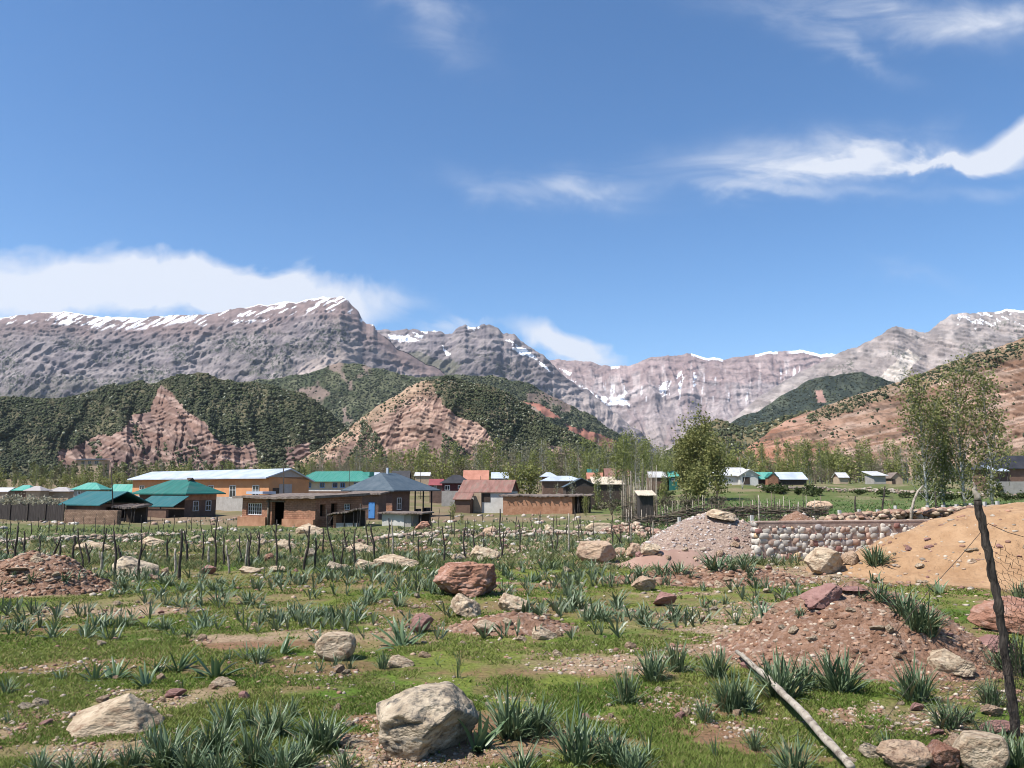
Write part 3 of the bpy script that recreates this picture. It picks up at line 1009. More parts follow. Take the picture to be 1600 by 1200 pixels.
def blobs(name, P, size, colr, rg, flat=(.75, 1.1), m='attr_bush', smooth=True, kind='stuff', parent=None, iv=IV1, ifc=IF1, jit=.32, sink=.25):
    n = len(P)
    k = len(iv)
    sc = size[:, None, None] * np.stack([rg.uniform(.75, 1.25, n), rg.uniform(.75, 1.25, n), rg.uniform(flat[0], flat[1], n)], 1)[:, None, :]
    V = iv[None] * (1 + rg.uniform(-jit, jit, (n, k, 1)))
    a = rg.uniform(0, 6.283, n)
    ca, sa = np.cos(a)[:, None], np.sin(a)[:, None]
    V = V * sc
    V = np.stack([V[..., 0] * ca - V[..., 1] * sa, V[..., 0] * sa + V[..., 1] * ca, V[..., 2]], -1)
    V = V + P[:, None, :]
    V[..., 2] += (size * (.5 - sink))[:, None]
    Fs = ifc[None] + (np.arange(n) * k)[:, None, None]
    C = np.repeat(colr, k, 0) * rg.uniform(.88, 1.12, (n * k, 1))
    o = np_mesh(name, V.reshape(-1, 3), Fs.reshape(-1, 3), smooth, C, M[m], parent)
    if kind:
        tag(o, kind=kind)
    return o


def hill_shrubs(env, veg, n, smin, smax, name, seed, white=.05, dark=1.0):
    rg = np.random.default_rng(seed)
    nr, nc = veg.shape
    i = rg.uniform(6, nr - 2, n * 2)
    j = rg.uniform(0, nc - 2, n * 2)
    i0, j0 = i.astype(int), j.astype(int)
    keep = rg.random(n * 2) < veg[i0, j0]
    i, j, i0, j0 = i[keep][:n], j[keep][:n], i0[keep][:n], j0[keep][:n]
    fi, fj = i - i0, j - j0
    P = []
    for A in (env['X'], env['Y'], env['Z']):
        P.append(A[i0, j0] * (1 - fi) * (1 - fj) + A[i0 + 1, j0] * fi * (1 - fj) + A[i0, j0 + 1] * (1 - fi) * fj + A[i0 + 1, j0 + 1] * fi * fj)
    P = np.stack(P, 1)
    m = len(P)
    s = smin + (smax - smin) * rg.random(m) ** 2.2
    f = np.clip(fbm(P[:, 0] / (env['S'] * .8), P[:, 1] / (env['S'] * .8), 4, seed) * 1.6 - .3 + rg.uniform(-.3, .3, m), 0, 1)[:, None]
    c = (VEG1 + (VEG2 - VEG1) * f) * dark
    wf = (rg.random(m) < white * 3 * np.clip(fbm(P[:, 0] / (env['S'] * .5), P[:, 1] / (env['S'] * .5), 3, seed + 4) * 3 - 1.2, 0, 1))
    c[wf] = C3(.28, .28, .20) * rg.uniform(.6, 1.1, (wf.sum(), 1))
    yg = rg.random(m) < .10
    c[yg & ~wf] = C3(.095, .11, .05)
    blobs(name, P, s, c, rg)


_v = {a: (b, c) for a, b, c in VEGS}
hill_shrubs(*_v['hill1'], 34000, .75, 2.4, 'hillside_shrubs', 401, .03)
hill_shrubs(*_v['hill2'], 20000, .6, 1.8, 'hillside_shrubs', 402, .06)
hill_shrubs(*_v['forest'], 20000, 1.8, 4.6, 'hillside_trees', 403, .02, .9)
hill_shrubs(*_v['mid2'], 9000, 1.8, 4.4, 'hillside_trees', 404, .01, .62)
hill_shrubs(*_v['hill4'], 4000, .9, 2.6, 'hillside_shrubs', 405, .05)
hill_shrubs(*_v['hill3'], 14000, .45, 1.7, 'hillside_shrubs', 406, .02, .85)

# ------------------------------------------------------------------ labels by neighbourhood
LAND = []                         # (name, px, py) of the landmarks one can find in the photo


def landmark(name, px, py):
    LAND.append((name, px, py))


PENDING = []                      # (object, description, category, group, px, py)


def later(o, desc, cat, group, px, py):
    PENDING.append((o, desc, cat, group, px, py))


ORD = ['', 'second ', 'third ', 'fourth ', 'fifth ', 'sixth ', 'seventh ', 'eighth ', 'ninth ', 'tenth ', 'eleventh ', 'twelfth ', 'thirteenth ',
       'fourteenth ', 'fifteenth ', 'sixteenth ', 'seventeenth ', 'eighteenth ', 'nineteenth ', 'twentieth ']


def settle_labels():
    """every repeat is told apart by its look, its nearest landmark, its side of it and its order from it"""
    bag = {}
    for it in PENDING:
        o, desc, cat, group, px, py = it
        d = [(math.hypot(px - a, (py - b) * 1.6), n, a, b) for n, a, b in LAND]
        d.sort()
        dist, n, a, b = d[0]
        side = ('left' if px < a else 'right')
        if abs(px - a) < abs(py - b) * 1.2:
            side = 'near side' if py > b else 'far side'
        bag.setdefault((desc, n, side), []).append((dist, it))
    for (desc, n, side), l in bag.items():
        l.sort(key=lambda q: q[0])
        for k, (_, (o, desc, cat, group, px, py)) in enumerate(l):
            if side in ('left', 'right'):
                where = f'{side} of {n}'
            else:
                where = f'on the {side} of {n}'
            if len(l) == 1:
                lab = f'{desc} {where}'
            else:
                lab = f'{desc}, {ORD[min(k, 19)]}closest {where}'
                if k > 19:
                    lab = f'{desc} {where}, beyond the twenty closest ones'
            lab = lab.replace(' on the near side of ', ' in front of ').replace(' on the far side of ', ' behind ').replace('on the near side of ', 'in front of ').replace('on the far side of ', 'behind ')
            tag(o, lab, cat, group)


# ------------------------------------------------------------------ rocks
def rock_mesh(seed, sub=4, planes=12, lo=.55, hi=.9, rough=.06, dirs=None, m=None, name='boulder', dents=(), base=(1, 1, 1)):
    rg = np.random.default_rng(seed)
    v, f = ico(sub)
    v = v * np.array(base)
    ds = []
    if dirs:
        for (x, y, z, d) in dirs:
            ds.append((np.array([x, y, z]) / math.sqrt(x * x + y * y + z * z), d))
    for _ in range(planes):
        n = rg.normal(size=3)
        n /= np.linalg.norm(n)
        ds.append((n, rg.uniform(lo, hi)))
    for n, d in ds:
        s = v @ n
        over = np.maximum(s - d, 0)
        v = v - over[:, None] * n[None] * .97
    nn = v / (np.linalg.norm(v, axis=1, keepdims=True) + 1e-9)
    k = (n3(v * 2.2 + seed, seed) - .5) * 1.0 + (n3(v * 5 + seed, seed + 1) - .5) * .8 + (n3(v * 11 + seed, seed + 2) - .5) * .55 + (n3(v * 23 + seed, seed + 3) - .5) * .35
    st = n3(v * np.array([1.2, 1.2, 6.5]) + seed, seed + 9)
    cr = 1 - np.abs(2 * n3(v * 2.3 + 7 + st[:, None] * .3, seed + 5) - 1)
    v = v + nn * (k * rough * 1.15 + (np.round(st * 5) / 5 - st) * rough * .8 - np.clip(cr - .90, 0, 1) * rough * 9)[:, None]
    for (x, y, z, r, dd) in dents:
        q = np.linalg.norm(v - np.array([x, y, z]), axis=1)
        v = v - nn * (np.clip(1 - q / r, 0, 1) ** .8 * dd)[:, None]
    lo_, hi_ = v.min(0), v.max(0)
    v = (v - (lo_ + hi_) / 2) / (hi_ - lo_)
    v[:, 2] += .5
    me = np_mesh(name, v, f, True, None, m, link=False)
    return me.data


ROCKM = {}
for kk, mm in (('pale', 'pale_rock'), ('grey', 'grey_rock'), ('red', 'red_rock'), ('tan', 'tan_rock'), ('maroon', 'maroon_rock')):
    ROCKM[kk] = [rock_mesh(500 + i * 7 + len(kk) * 31, 5 if kk != 'grey' else 4, 9 + i * 2, .42, .8, .075, None, M[mm]) for i in range(4)]


def boulder(label, kind, x0, x1, y0, y1, rz=0., var=0, dep=1.0, mesh=None, sink=.12, name='boulder', group=None, cat='boulder', z=None):
    """a boulder spanning photo columns x0..x1 and rows y0 (top)..y1 (foot)"""
    cx = (x0 + x1) / 2
    x, y, g = place(cx, y1)
    w = (x1 - x0) / F * y
    h = (y1 - y0) / F * y
    d = w * dep
    y += d * .42
    x *= y / (y - d * .42)
    g = float(surf(np.array([x]), np.array([y]))[0]) if z is None else z
    # the foot drawn at row y1 is the near edge; keep the top where it is
    _, e0 = ue(cx, y0)
    top = CZ + float(e0) * y
    h = max(top - g, .04)
    o = bpy.data.objects.new(name, mesh or ROCKM[kind][var % 4])
    COL.objects.link(o)
    o.location = (x, y, g - h * sink)
    o.scale = (w, d, h * (1 + sink))
    o.rotation_euler = (0, 0, rz)
    if label:
        tag(o, label, cat, group)
    return o


near = rock_mesh(914, 6, 9, .60, .84, .042, [(-.40, -.90, -.22, .50), (.78, -.52, -.34, .36), (.80, -.05, .45, .60), (-.62, -.25, .70, .60), (.18, -.62, .72, .58), (-.95, .0, -.35, .66), (0, 0, -1, .62), (.05, -.98, .15, .60), (-.1, .1, 1, .66)], M['grey_rock'], dents=[(.15, -.5, .38, .20, .16), (-.3, -.5, .1, .22, .08), (.0, -.35, .62, .3, .05)], base=(1, .9, .92))
bigred = rock_mesh(907, 6, 3, .8, .95, .10, [(0, 0, 1, .62), (0, 0, -1, .62), (1, .1, .1, .74), (-.8, -.3, .5, .74), (-.6, -.4, -.6, .66), (.85, -.3, -.5, .62), (.15, -1, .1, .58), (.8, -.6, .1, .70)], M['red_rock'])
secred = rock_mesh(911, 5, 4, .75, .95, .06, [(0, 0, 1, .5), (-.3, -.9, .25, .62), (.75, -.65, -.05, .62), (-1, 0, .3, .8), (.2, -.3, .9, .5), (1, .1, .4, .72)], M['tan_rock'])
wedge = rock_mesh(919, 5, 3, .8, .95, .035, [(-.48, -.35, .80, .33), (.82, -.25, .50, .50), (.2, -.9, .35, .42), (0, .8, .6, .35), (0, 0, -1, .3)], M['pale_rock'])
tanround = rock_mesh(923, 5, 5, .75, .95, .03, [(0, 0, 1, .62), (.1, -1, .1, .7)], M['pale_rock'])
slab = rock_mesh(929, 5, 12, .45, .85, .09, [(.2, -.45, 1, .34), (-.5, -.1, 1, .40), (.6, .1, 1, .46), (0, 0, -1, .35)], M['pale_rock'], base=(1, 1, .8))
wallb = rock_mesh(937, 5, 4, .75, .95, .05, [(-.1, -.2, 1, .6), (.75, -.55, -.2, .55), (-.55, -.8, .15, .58), (.8, 0, .6, .6), (-.8, 0, .5, .62), (.3, -.9, -.3, .56)], M['pale_rock'])
BL = 'boulders and big stones lying in the pasture'
bd = [
    ('big cracked grey boulder in the foreground, its right flank in deep shade', 'grey', 580, 748, 1073, 1196, 0, 0, .85, near, 'the big cracked grey boulder', .04),
    ('big blocky red boulder undercut at its foot in mid pasture', 'red', 676, 778, 876, 934, 0, 0, .8, bigred, 'the blocky red boulder', .02),
    ('flat-topped tan boulder shaded on its right, before the gravel heap', 'tan', 900, 964, 845, 881, 0, 0, .8, secred, 'the flat-topped tan boulder', .08),
    ('pale triangular slab of rock bedded in the turf at lower left', 'pale', 108, 247, 1082, 1152, 0, 0, .6, wedge, 'the pale triangular slab', .08),
    ('rounded pale tan boulder beside a leafy clump, left of centre', 'pale', 493, 555, 989, 1034, 0, 0, .8, tanround, 'the rounded pale boulder', .12),
    ('pale leaning stone just below the blocky red boulder', 'pale', 703, 752, 926, 966, .3, 1, .8, None, None, .15),
    ('small pale block with a shaded face above the rubble patch', 'pale', 778, 827, 926, 957, 0, 2, .8, None, 'the rubble patch', .12),
    ('small reddish stone tilted upward left of the rubble patch', 'maroon', 640, 677, 958, 990, 0, 1, .7, None, None, .12),
    ('dark brown stone half sunk below the rubble strip', 'maroon', 1020, 1056, 924, 949, 0, 2, .8, None, None, .12),
    ('pale angular stone at the left end of the rubble strip', 'tan', 986, 1022, 899, 924, .5, 3, .8, None, 'the rubble strip', .12),
    ('large pale boulder standing before the cobble wall', 'pale', 1260, 1322, 855, 899, 0, 0, .8, wallb, 'the cobble wall boulder', .06),
    ('pinkish block leaning on the foot of the stone wall', 'tan', 1317, 1342, 860, 886, 0, 1, .8, None, None, .1),
    ('smooth maroon boulder on top of the foreground dirt heap', 'maroon', 1250, 1312, 910, 954, .4, 0, .8, None, 'the maroon boulder', .2),
    ('low maroon stone on the crest of the foreground dirt heap', 'maroon', 1312, 1352, 916, 934, 0, 3, .8, None, None, .2),
    ('rounded tan stone between the flat-topped boulder and gravel heap', 'tan', 974, 1002, 848, 872, 0, 2, .8, None, None, .1),
    ('little tan stone touching the flat-topped tan boulder', 'tan', 960, 978, 855, 870, 0, 0, .8, None, None, .1),
    ('flat pale slab tilted against the gravel heap', 'pale', 1000, 1034, 849, 874, -.4, 3, .6, None, None, .1),
    ('big pale boulder behind the top of the gravel heap', 'pale', 1103, 1152, 795, 822, 0, 1, .8, None, 'the boulder behind the gravel heap', .1),
    ('broad grey boulder ringed by stakes behind the left dirt heap', 'grey', 176, 246, 868, 902, 0, 1, .7, None, 'the broad grey boulder', .15),
    ('small brown stone right of the broad grey boulder', 'tan', 249, 264, 886, 900, 0, 1, .8, None, None, .1),
    ('rusty red boulder between pale stakes left of centre', 'maroon', 312, 341, 882, 898, 0, 2, .8, None, 'the rusty red boulder', .12),
    ('low whitish stone under the leaning pale stakes', 'pale', 372, 408, 884, 896, 0, 2, .8, None, None, .12),
    ('low pale stone lying just left of the dark stake row gap', 'pale', 420, 446, 884, 894, 0, 3, .8, None, None, .12),
    ('long flat pale boulder in the middle of the stake rows', 'pale', 583, 654, 866, 888, 0, 0, .6, slab, 'the long flat pale boulder', .15),
    ('grey boxy stone left of the long flat pale boulder', 'grey', 510, 534, 876, 892, 0, 2, .8, None, None, .1),
    ('pale stone tucked against the long flat pale boulder', 'pale', 552, 586, 873, 890, 0, 1, .8, None, None, .12),
    ('dark grey round boulder among the stakes below the mud house', 'grey', 474, 493, 856, 873, 0, 3, .8, None, None, .1),
    ('rusty brown stone left of the dark round boulder', 'red', 408, 428, 864, 878, 0, 1, .8, None, None, .1),
    ('pale jagged boulder behind the blocky red boulder', 'pale', 735, 782, 852, 876, .2, 2, .7, None, 'the pale jagged boulder', .12),
    ('pale slab sloping left beside the pale jagged boulder', 'pale', 706, 727, 865, 878, .4, 3, .7, None, None, .12),
    ('large rounded pale boulder below the long mud shed', 'pale', 914, 956, 817, 833, 0, 0, .8, tanround, 'the mud shed boulder', .15),
    ('pale stone in the rubble below the long mud shed', 'pale', 851, 867, 819, 834, 0, 1, .8, None, None, .1),
    ('rusty red boulder below the white animal pen', 'red', 645, 672, 814, 827, 0, 2, .8, None, 'the white animal pen', .12),
    ('pale sloping rock slab at the corner of the mud brick house', 'pale', 462, 506, 818, 834, 0, 0, .7, slab, 'the mud brick house', .12),
    ('dark red boulder shaded on its front at the right edge', 'red', 1534, 1640, 934, 996, .2, 1, .8, None, 'the dark red boulder', .08),
    ('flat maroon slab in front of the dark red boulder', 'maroon', 1520, 1580, 992, 1020, 0, 3, .7, None, None, .15),
    ('pale flat slab at the right foot of the dirt heap', 'pale', 1454, 1522, 1015, 1062, -.35, 0, .6, slab, 'the pale slab at the heap foot', .12),
    ('tan wavy stone at the bottom edge under the wire netting', 'tan', 1378, 1452, 1156, 1212, .1, 0, .8, None, 'the tan bottom stone', .1),
    ('red-brown pointed stone between two pale ones at the bottom', 'red', 1442, 1494, 1156, 1212, .2, 3, .8, None, None, .1),
    ('pale angular stone behind the red-brown pointed one', 'tan', 1474, 1506, 1146, 1182, .3, 2, .8, None, None, .1),
    ('long smooth cream stone leaning under the wire netting', 'pale', 1496, 1572, 1146, 1214, -.3, 0, .7, tanround, None, .1),
    ('grey speckled stone left of the tan bottom stone', 'grey', 1344, 1384, 1160, 1188, 0, 1, .8, None, None, .1),
    ('small tan jagged stone beside the leaning dark post', 'tan', 1534, 1564, 1101, 1121, .3, 3, .8, None, None, .1),
    ('small maroon stone above the row of bottom stones', 'maroon', 1454, 1474, 1137, 1153, 0, 2, .8, None, None, .1),
    ('maroon flat stone under the netting by the leaning post', 'maroon', 1535, 1585, 1124, 1150, 0, 1, .8, None, None, .1),
    ('flat pale stone lying right of the rounded pale boulder', 'pale', 604, 646, 1024, 1044, 0, 2, .7, slab, None, .15),
    ('pale stone right of the twin leafy rosettes', 'pale', 330, 366, 1058, 1075, 0, 1, .7, slab, None, .15),
    ('thin maroon slab lying in loose soil at left', 'maroon', 258, 290, 1075, 1091, .2, 1, .5, None, None, .1),
    ('grey flat stone left of the pale triangular slab', 'grey', 27, 52, 1098, 1111, 0, 2, .8, None, None, .15),
    ('dark grey angular stone left of the triangular slab', 'grey', 52, 74, 1089, 1105, .4, 1, .8, None, None, .15),
    ('reddish flat stone left of the big cracked boulder', 'maroon', 530, 576, 1154, 1170, 0, 3, .6, slab, None, .15),
    ('flat pale stone in the rubble patch, its largest', 'pale', 741, 784, 969, 993, 0, 0, .8, slab, None, .2),
    ('flat pale stone at the right end of the rubble patch', 'pale', 830, 872, 979, 1001, .2, 0, .8, slab, None, .2),
    ('pale stone crowning the left dirt heap', 'pale', 47, 67, 868, 882, 0, 1, .8, None, 'the left dirt heap', .15),
    ('long pale stone on the left shoulder of the left dirt heap', 'tan', 8, 42, 888, 906, .3, 3, .7, None, None, .15),
    ('tan stone set in the face of the foreground dirt heap', 'tan', 1286, 1308, 972, 988, .3, 1, .8, None, None, .2),
    ('white stone near the crest of the foreground dirt heap', 'pale', 1322, 1338, 948, 962, .3, 2, .8, None, None, .2),
    ('pale long stone on the right face of the dirt heap', 'pale', 1358, 1382, 978, 992, .2, 0, .7, None, None, .2),
    ('grey jumbled boulder in the stake field at far left', 'grey', 115, 170, 846, 860, 0, 2, .7, slab, 'the left stake field boulder', .15),
    ('whitish rock outcrop in the stake field at left', 'pale', 222, 256, 838, 854, 0, 1, .7, None, None, .15),
    ('pale rock outcrop above the rusty brown stone', 'grey', 428, 462, 842, 858, 0, 3, .7, slab, None, .15),
    ('tan outcrop of rock behind the grey boxy stone', 'tan', 540, 590, 848, 866, 0, 3, .7, slab, None, .15),
    ('pinkish rubble boulder below the track to the brown house', 'tan', 752, 778, 822, 838, 0, 1, .8, None, None, .1),
    ('tan peaked boulder in the meadow beyond the brush fence', 'tan', 1262, 1300, 782, 801, 0, 0, .8, None, None, .1),
]
for (lab, kind, x0, x1, y0, y1, rz, var, dep, mesh, lm, sk) in bd:
    boulder(lab, kind, x0, x1, y0, y1, rz, var, dep, mesh, sk, group=BL)
    if lm:
        landmark(lm, (x0 + x1) / 2, (y0 + y1) / 2)
for n, a, b in (('the leaning dark post', 1560, 1000), ('the fallen pole', 1235, 1115), ('the foreground dirt heap', 1330, 1000), ('the gravel heap', 1090, 850),
                ('the cobble wall', 1230, 845), ('the sand heap', 1450, 880), ('the twin leafy rosettes', 320, 1045), ('the blue door', 580, 795),
                ('the green barn', 155, 790), ('the long mud shed', 850, 785), ('the brush fence', 1150, 800), ('the tall rush clump', 1430, 975)):
    landmark(n, a, b)

# loose field stones: each one an object
rs = random.Random(5)
SG = 'loose field stones'
STONEP = [(x, y) for x, y in ()]
for k in range(215):
    while True:
        px = rs.uniform(-10, 1610)
        py = rs.choice([rs.uniform(838, 880), rs.uniform(880, 960), rs.uniform(960, 1195), rs.uniform(960, 1195)])
        x, y, g = place(px, py)
        if y > 34:
            continue
        if float(gcover(np.array([x]), np.array([y]))[0]) < .75 or rs.random() < .25:
            break
    kind = rs.choices(['pale', 'tan', 'maroon', 'grey'], [5, 3, 2, 1])[0]
    wpx_ = rs.uniform(7, 20) if py > 960 else rs.uniform(7, 16)
    w_ = wpx_ / F * y
    o = bpy.data.objects.new('field_stone', ROCKM[kind][rs.randrange(4)])
    COL.objects.link(o)
    hh = w_ * rs.uniform(.35, .65)
    o.location = (x, y, g - hh * .25)
    o.scale = (w_, w_ * rs.uniform(.6, .95), hh * 1.25)
    o.rotation_euler = (rs.uniform(-.15, .15), rs.uniform(-.15, .15), rs.uniform(0, 6.28))
    later(o, f"{dict(pale='pale', tan='tan', maroon='maroon', grey='grey')[kind]} loose stone", 'stone', SG, px, py)

# pebbles and clods: uncounted
def scatter_pix(n, x0, x1, y0, y1, rg):
    px, py = rg.uniform(x0, x1, n), rg.uniform(y0, y1, n)
    u, e = ue(px, py)
    y = np.clip(-CZ / np.minimum(e, -.004), 3, 120)
    for _ in range(6):
        g = surf(u * y, y)
        y = np.clip((g - CZ) / np.minimum(e, -.004), 3, 120)
    return u * y, y


STC = np.array([[.37, .30, .23], [.33, .24, .17], [.43, .37, .30], [.23, .135, .10], [.28, .23, .185], [.31, .18, .125]])


def pebbles(name, x, y, s, rg, m='attr_stone', parent=None, kind='stuff', z=None, cols=STC):
    z = surf(x, y) if z is None else z
    c = cols[rg.integers(0, len(cols), len(x))] * rg.uniform(.75, 1.2, (len(x), 1))
    return blobs(name, np.stack([x, y, z], 1), s, c, rg, (.4, .75), m, False, kind, parent, IV1, IF1, .28, .35)


rg = np.random.default_rng(77)
x, y = scatter_pix(56000, -60, 1660, 842, 1230, rg)
cov = gcover(x, y)
patch = fbm(x / 1.3, y / .7, 3, 83)
keep = rg.random(len(x)) < np.where(cov < .6, .95, .15) * sst(.30, .55, patch)
x, y = x[keep], y[keep]
pebbles('scattered_pebbles', x, y, y / F * (1.0 + 3.8 * rg.random(len(x)) ** 3.5), rg)

# far rubble of the stake field and village edge: pale, uncounted
x, y = scatter_pix(5200, -60, 1660, 806, 872, rg)
keep = rg.random(len(x)) < sst(.48, .66, fbm(x / 5, y / 6, 4, 87))
x, y = x[keep], y[keep]
pebbles('field_rubble', x, y, y / F * (1.2 + 4.2 * rg.random(len(x)) ** 2), rg, cols=np.array([[.42, .36, .31], [.36, .29, .24], [.46, .42, .37], [.32, .22, .17]]))

# ------------------------------------------------------------------ heaps of earth, gravel and sand
HM = dict(left=('soil', 'dirt_heap', 'heap of reddish stony dirt at the left edge', 'dirt heap', 4200, (.010, .05)),
          fore=('soil', 'dirt_heap', 'foreground heap of red dirt and stones with rushes before it', 'dirt heap', 8500, (.005, .034)),
          gravel=('gravel', 'gravel_heap', 'tall heap of grey pink gravel left of the cobble wall', 'gravel heap', 5200, (.012, .05)),
          lobe=('clay', 'soil_heap', 'low smooth heap of pinkish soil before the gravel', 'soil heap', 60, (.01, .03)),
          sand=('sand', 'sand_heap', 'big smooth heap of orange sand at the right edge', 'sand heap', 110, (.006, .022)),
          patch=('soil', 'rubble_patch', 'low patch of rubble and red soil below the pale block', 'rubble patch', 600, (.008, .05)),
          strip=('soil', 'rubble_strip', 'long low strip of stony red rubble before the gravel heap', 'rubble strip', 2000, (.010, .07)),
          dirt=('soil', 'dirt_heap', 'small heap of red dirt showing above the cobble wall', 'dirt heap', 300, (.015, .05)))
for hmp in HEAPS:
    mt_, nm, lab, cat, npeb, (s0, s1) = HM[hmp['name']]
    na, nr = 150, 56
    th = np.linspace(0, 2 * math.pi, na, endpoint=False)
    rr_ = np.linspace(0, 1.16, nr)
    T, Q = np.meshgrid(th, rr_)
    a, b = np.cos(T) * Q * hmp['rx'], np.sin(T) * Q * hmp['ry']
    c_, s_ = math.cos(hmp['rot']), math.sin(hmp['rot'])
    X_ = hmp['x'] + a * c_ - b * s_
    Y_ = hmp['y'] + a * s_ + b * c_
    sh = mshape(hmp, X_, Y_)
    Z_ = gh0(X_, Y_) + sh + .012 - .12 * sst(.98, 1.16, Q)
    root = empty(nm, (hmp['x'], hmp['y'], float(gh0(hmp['x'], hmp['y']))))
    tag(root, lab, cat)
    lx, ly, lz = root.location
    np_mesh('mound', np.stack([X_ - lx, Y_ - ly, Z_ - lz], -1).reshape(-1, 3), grid_faces(nr, na, True), True, None, M[mt_], root)
    rg2 = np.random.default_rng(hmp['seed'] + 900)
    q = np.sqrt(rg2.random(npeb)) * 1.02
    t_ = rg2.uniform(0, 6.283, npeb)
    xx = hmp['x'] + np.cos(t_) * q * hmp['rx'] * c_ - np.sin(t_) * q * hmp['ry'] * s_
    yy2 = hmp['y'] + np.cos(t_) * q * hmp['rx'] * s_ + np.sin(t_) * q * hmp['ry'] * c_
    zz = gh0(xx, yy2) + np.maximum(mshape(hmp, xx, yy2), 0)
    ss = s0 + (s1 - s0) * rg2.random(npeb) ** 4
    CLOD = np.array([[.18, .098, .06], [.24, .14, .09], [.29, .185, .125], [.21, .115, .075], [.37, .29, .22], [.30, .2, .14], [.155, .085, .055]])
    cl = CLOD if hmp['name'] not in ('gravel',) else np.array([[.34, .28, .25], [.42, .36, .33], [.28, .20, .17], [.50, .46, .43]])
    pb = pebbles('loose_stones', xx - lx, yy2 - ly, ss, rg2, parent=root, z=zz - lz, cols=cl)


# ------------------------------------------------------------------ turf
def grass(name, n, x0, x1, y0, y1, hmin, hmax, wpix, rg, ca, cb, thr=.35, kind='stuff', maxY=60):
    x, y = scatter_pix(n, x0, x1, y0, y1, rg)
    cov = gcover(x, y) * sst(.36, .50, fbm(x / .35, y / .35, 3, 97) * .5 + fbm(x / 1.7, y / 1.2, 3, 98) * .5)
    keep = (rg.random(n) < np.where(cov > thr, cov, .03)) & (y < maxY)
    x, y = x[keep], y[keep]
    n = len(x)
    z = gh0(x, y)
    h = rg.uniform(hmin, hmax, n) * (.6 + .8 * fbm(x / .6, y / .6, 2, 99))
    wd = y / F * wpix * rg.uniform(.7, 1.4, n)
    a = rg.uniform(0, 6.283, n)
    lean = rg.uniform(.5, 1.7, n) * h
    la = rg.uniform(0, 6.283, n)
    bx, by = np.cos(a) * wd / 2, np.sin(a) * wd / 2
    V = np.stack([np.stack([x - bx, y - by, z - .006], 1), np.stack([x + bx, y + by, z - .006], 1),
                  np.stack([x + np.cos(la) * lean, y + np.sin(la) * lean, z + h], 1)], 1)
    f = np.clip(fbm(x / .9, y / .9, 3, 103) * 1.5 - .25 + rg.uniform(-.3, .3, n), 0, 1)[:, None]
    c = np.array(ca) + (np.array(cb) - np.array(ca)) * f
    dryf = rg.random(n) < .10
    c[dryf] = np.array([.26, .21, .10]) * rg.uniform(.7, 1.2, (dryf.sum(), 1))
    Fs = np.arange(n * 3).reshape(-1, 3)
    o = np_mesh(name, V.reshape(-1, 3), Fs, False, np.repeat(c, 3, 0), M['attr_grass'])
    tag(o, kind=kind)


rg = np.random.default_rng(123)
grass('short_grass', 520000, -80, 1680, 880, 1240, .010, .030, 2.6, rg, (.095, .16, .024), (.20, .23, .058))
grass('field_grass', 60000, -80, 1680, 826, 890, .06, .16, 2.6, rg, (.10, .14, .05), (.19, .195, .085), maxY=110)
grass('meadow_grass', 22000, 960, 1680, 780, 830, .12, .3, 2.4, rg, (.085, .15, .045), (.15, .2, .07), maxY=130)

# ------------------------------------------------------------------ leafy clumps (rush-like rosettes)
def clump_mesh(seed, n, L, spread, wid, ca=(.055, .095, .042), cb=(.15, .195, .10), upright=.35, basal=.05):
    rg = np.random.default_rng(seed)
    V, Fc, Cc = [], [], []
    b = 0
    for i in range(n):
        az = rg.uniform(0, 6.283)
        til = abs(rg.normal(0, .42)) * spread + rg.uniform(.02, .28) * spread
        til = min(til, 1.35)
        ln = L * rg.uniform(.6, 1.08) * (1 - .25 * (til / 1.35))
        w = wid * rg.uniform(.7, 1.25)
        droop = rg.uniform(.15, .75) * (1 if rg.random() < .8 else 1.8)
        r0 = basal * math.sqrt(rg.random())
        a0 = rg.uniform(0, 6.283)
        p = np.array([math.cos(a0) * r0, math.sin(a0) * r0, -.02])
        seg = 5
        tw = rg.uniform(-.5, .5)
        for s in range(seg + 1):
            t = s / seg
            th = til + droop * t * t
            d = np.array([math.sin(th) * math.cos(az), math.sin(th) * math.sin(az), math.cos(th)])
            if s:
                p = p + d * ln / seg
            side = np.array([-math.sin(az + tw), math.cos(az + tw), 0])
            up = np.cross(side, d)
            ww = w * (.75 + .6 * t - 1.35 * t ** 3.2) * .5 + .0008
            fold = up * ww * .55
            V += [p - side * ww - fold * -1, p, p + side * ww - fold * -1]
        k = rg.random()
        c = np.array(ca) + (np.array(cb) - np.array(ca)) * k
        if rg.random() < .05:
            c = np.array([.24, .20, .10])
        for s in range(seg + 1):
            Cc += [c * (1.0 + .12 * s / seg)] * 3
        for s in range(seg):
            o = b + s * 3
            Fc += [(o, o + 1, o + 4, o + 3), (o + 1, o + 2, o + 5, o + 4)]
        b += (seg + 1) * 3
    o = np_mesh('leaves', np.array(V), np.array(Fc), True, np.array(Cc), M['clump'], link=False)
    return o.data


BIGC = [clump_mesh(700 + i, 110, .43, 1.05, .020, basal=.10) for i in range(4)]
MEDC = [clump_mesh(720 + i, 44, .34, 1.1, .018, basal=.06) for i in range(4)]
ROSC = [clump_mesh(740 + i, 17, .30, 1.6, .038, (.07, .118, .052), (.135, .195, .095), basal=.02) for i in range(3)]
THIN = [clump_mesh(760 + i, 7, .36, .7, .020, basal=.02) for i in range(3)]
SMLC = [clump_mesh(780 + i, 15, .28, 1.25, .019, (.07, .112, .055), (.15, .19, .105), basal=.06) for i in range(5)]
CG = 'blue-green leafy clumps growing in the turf'


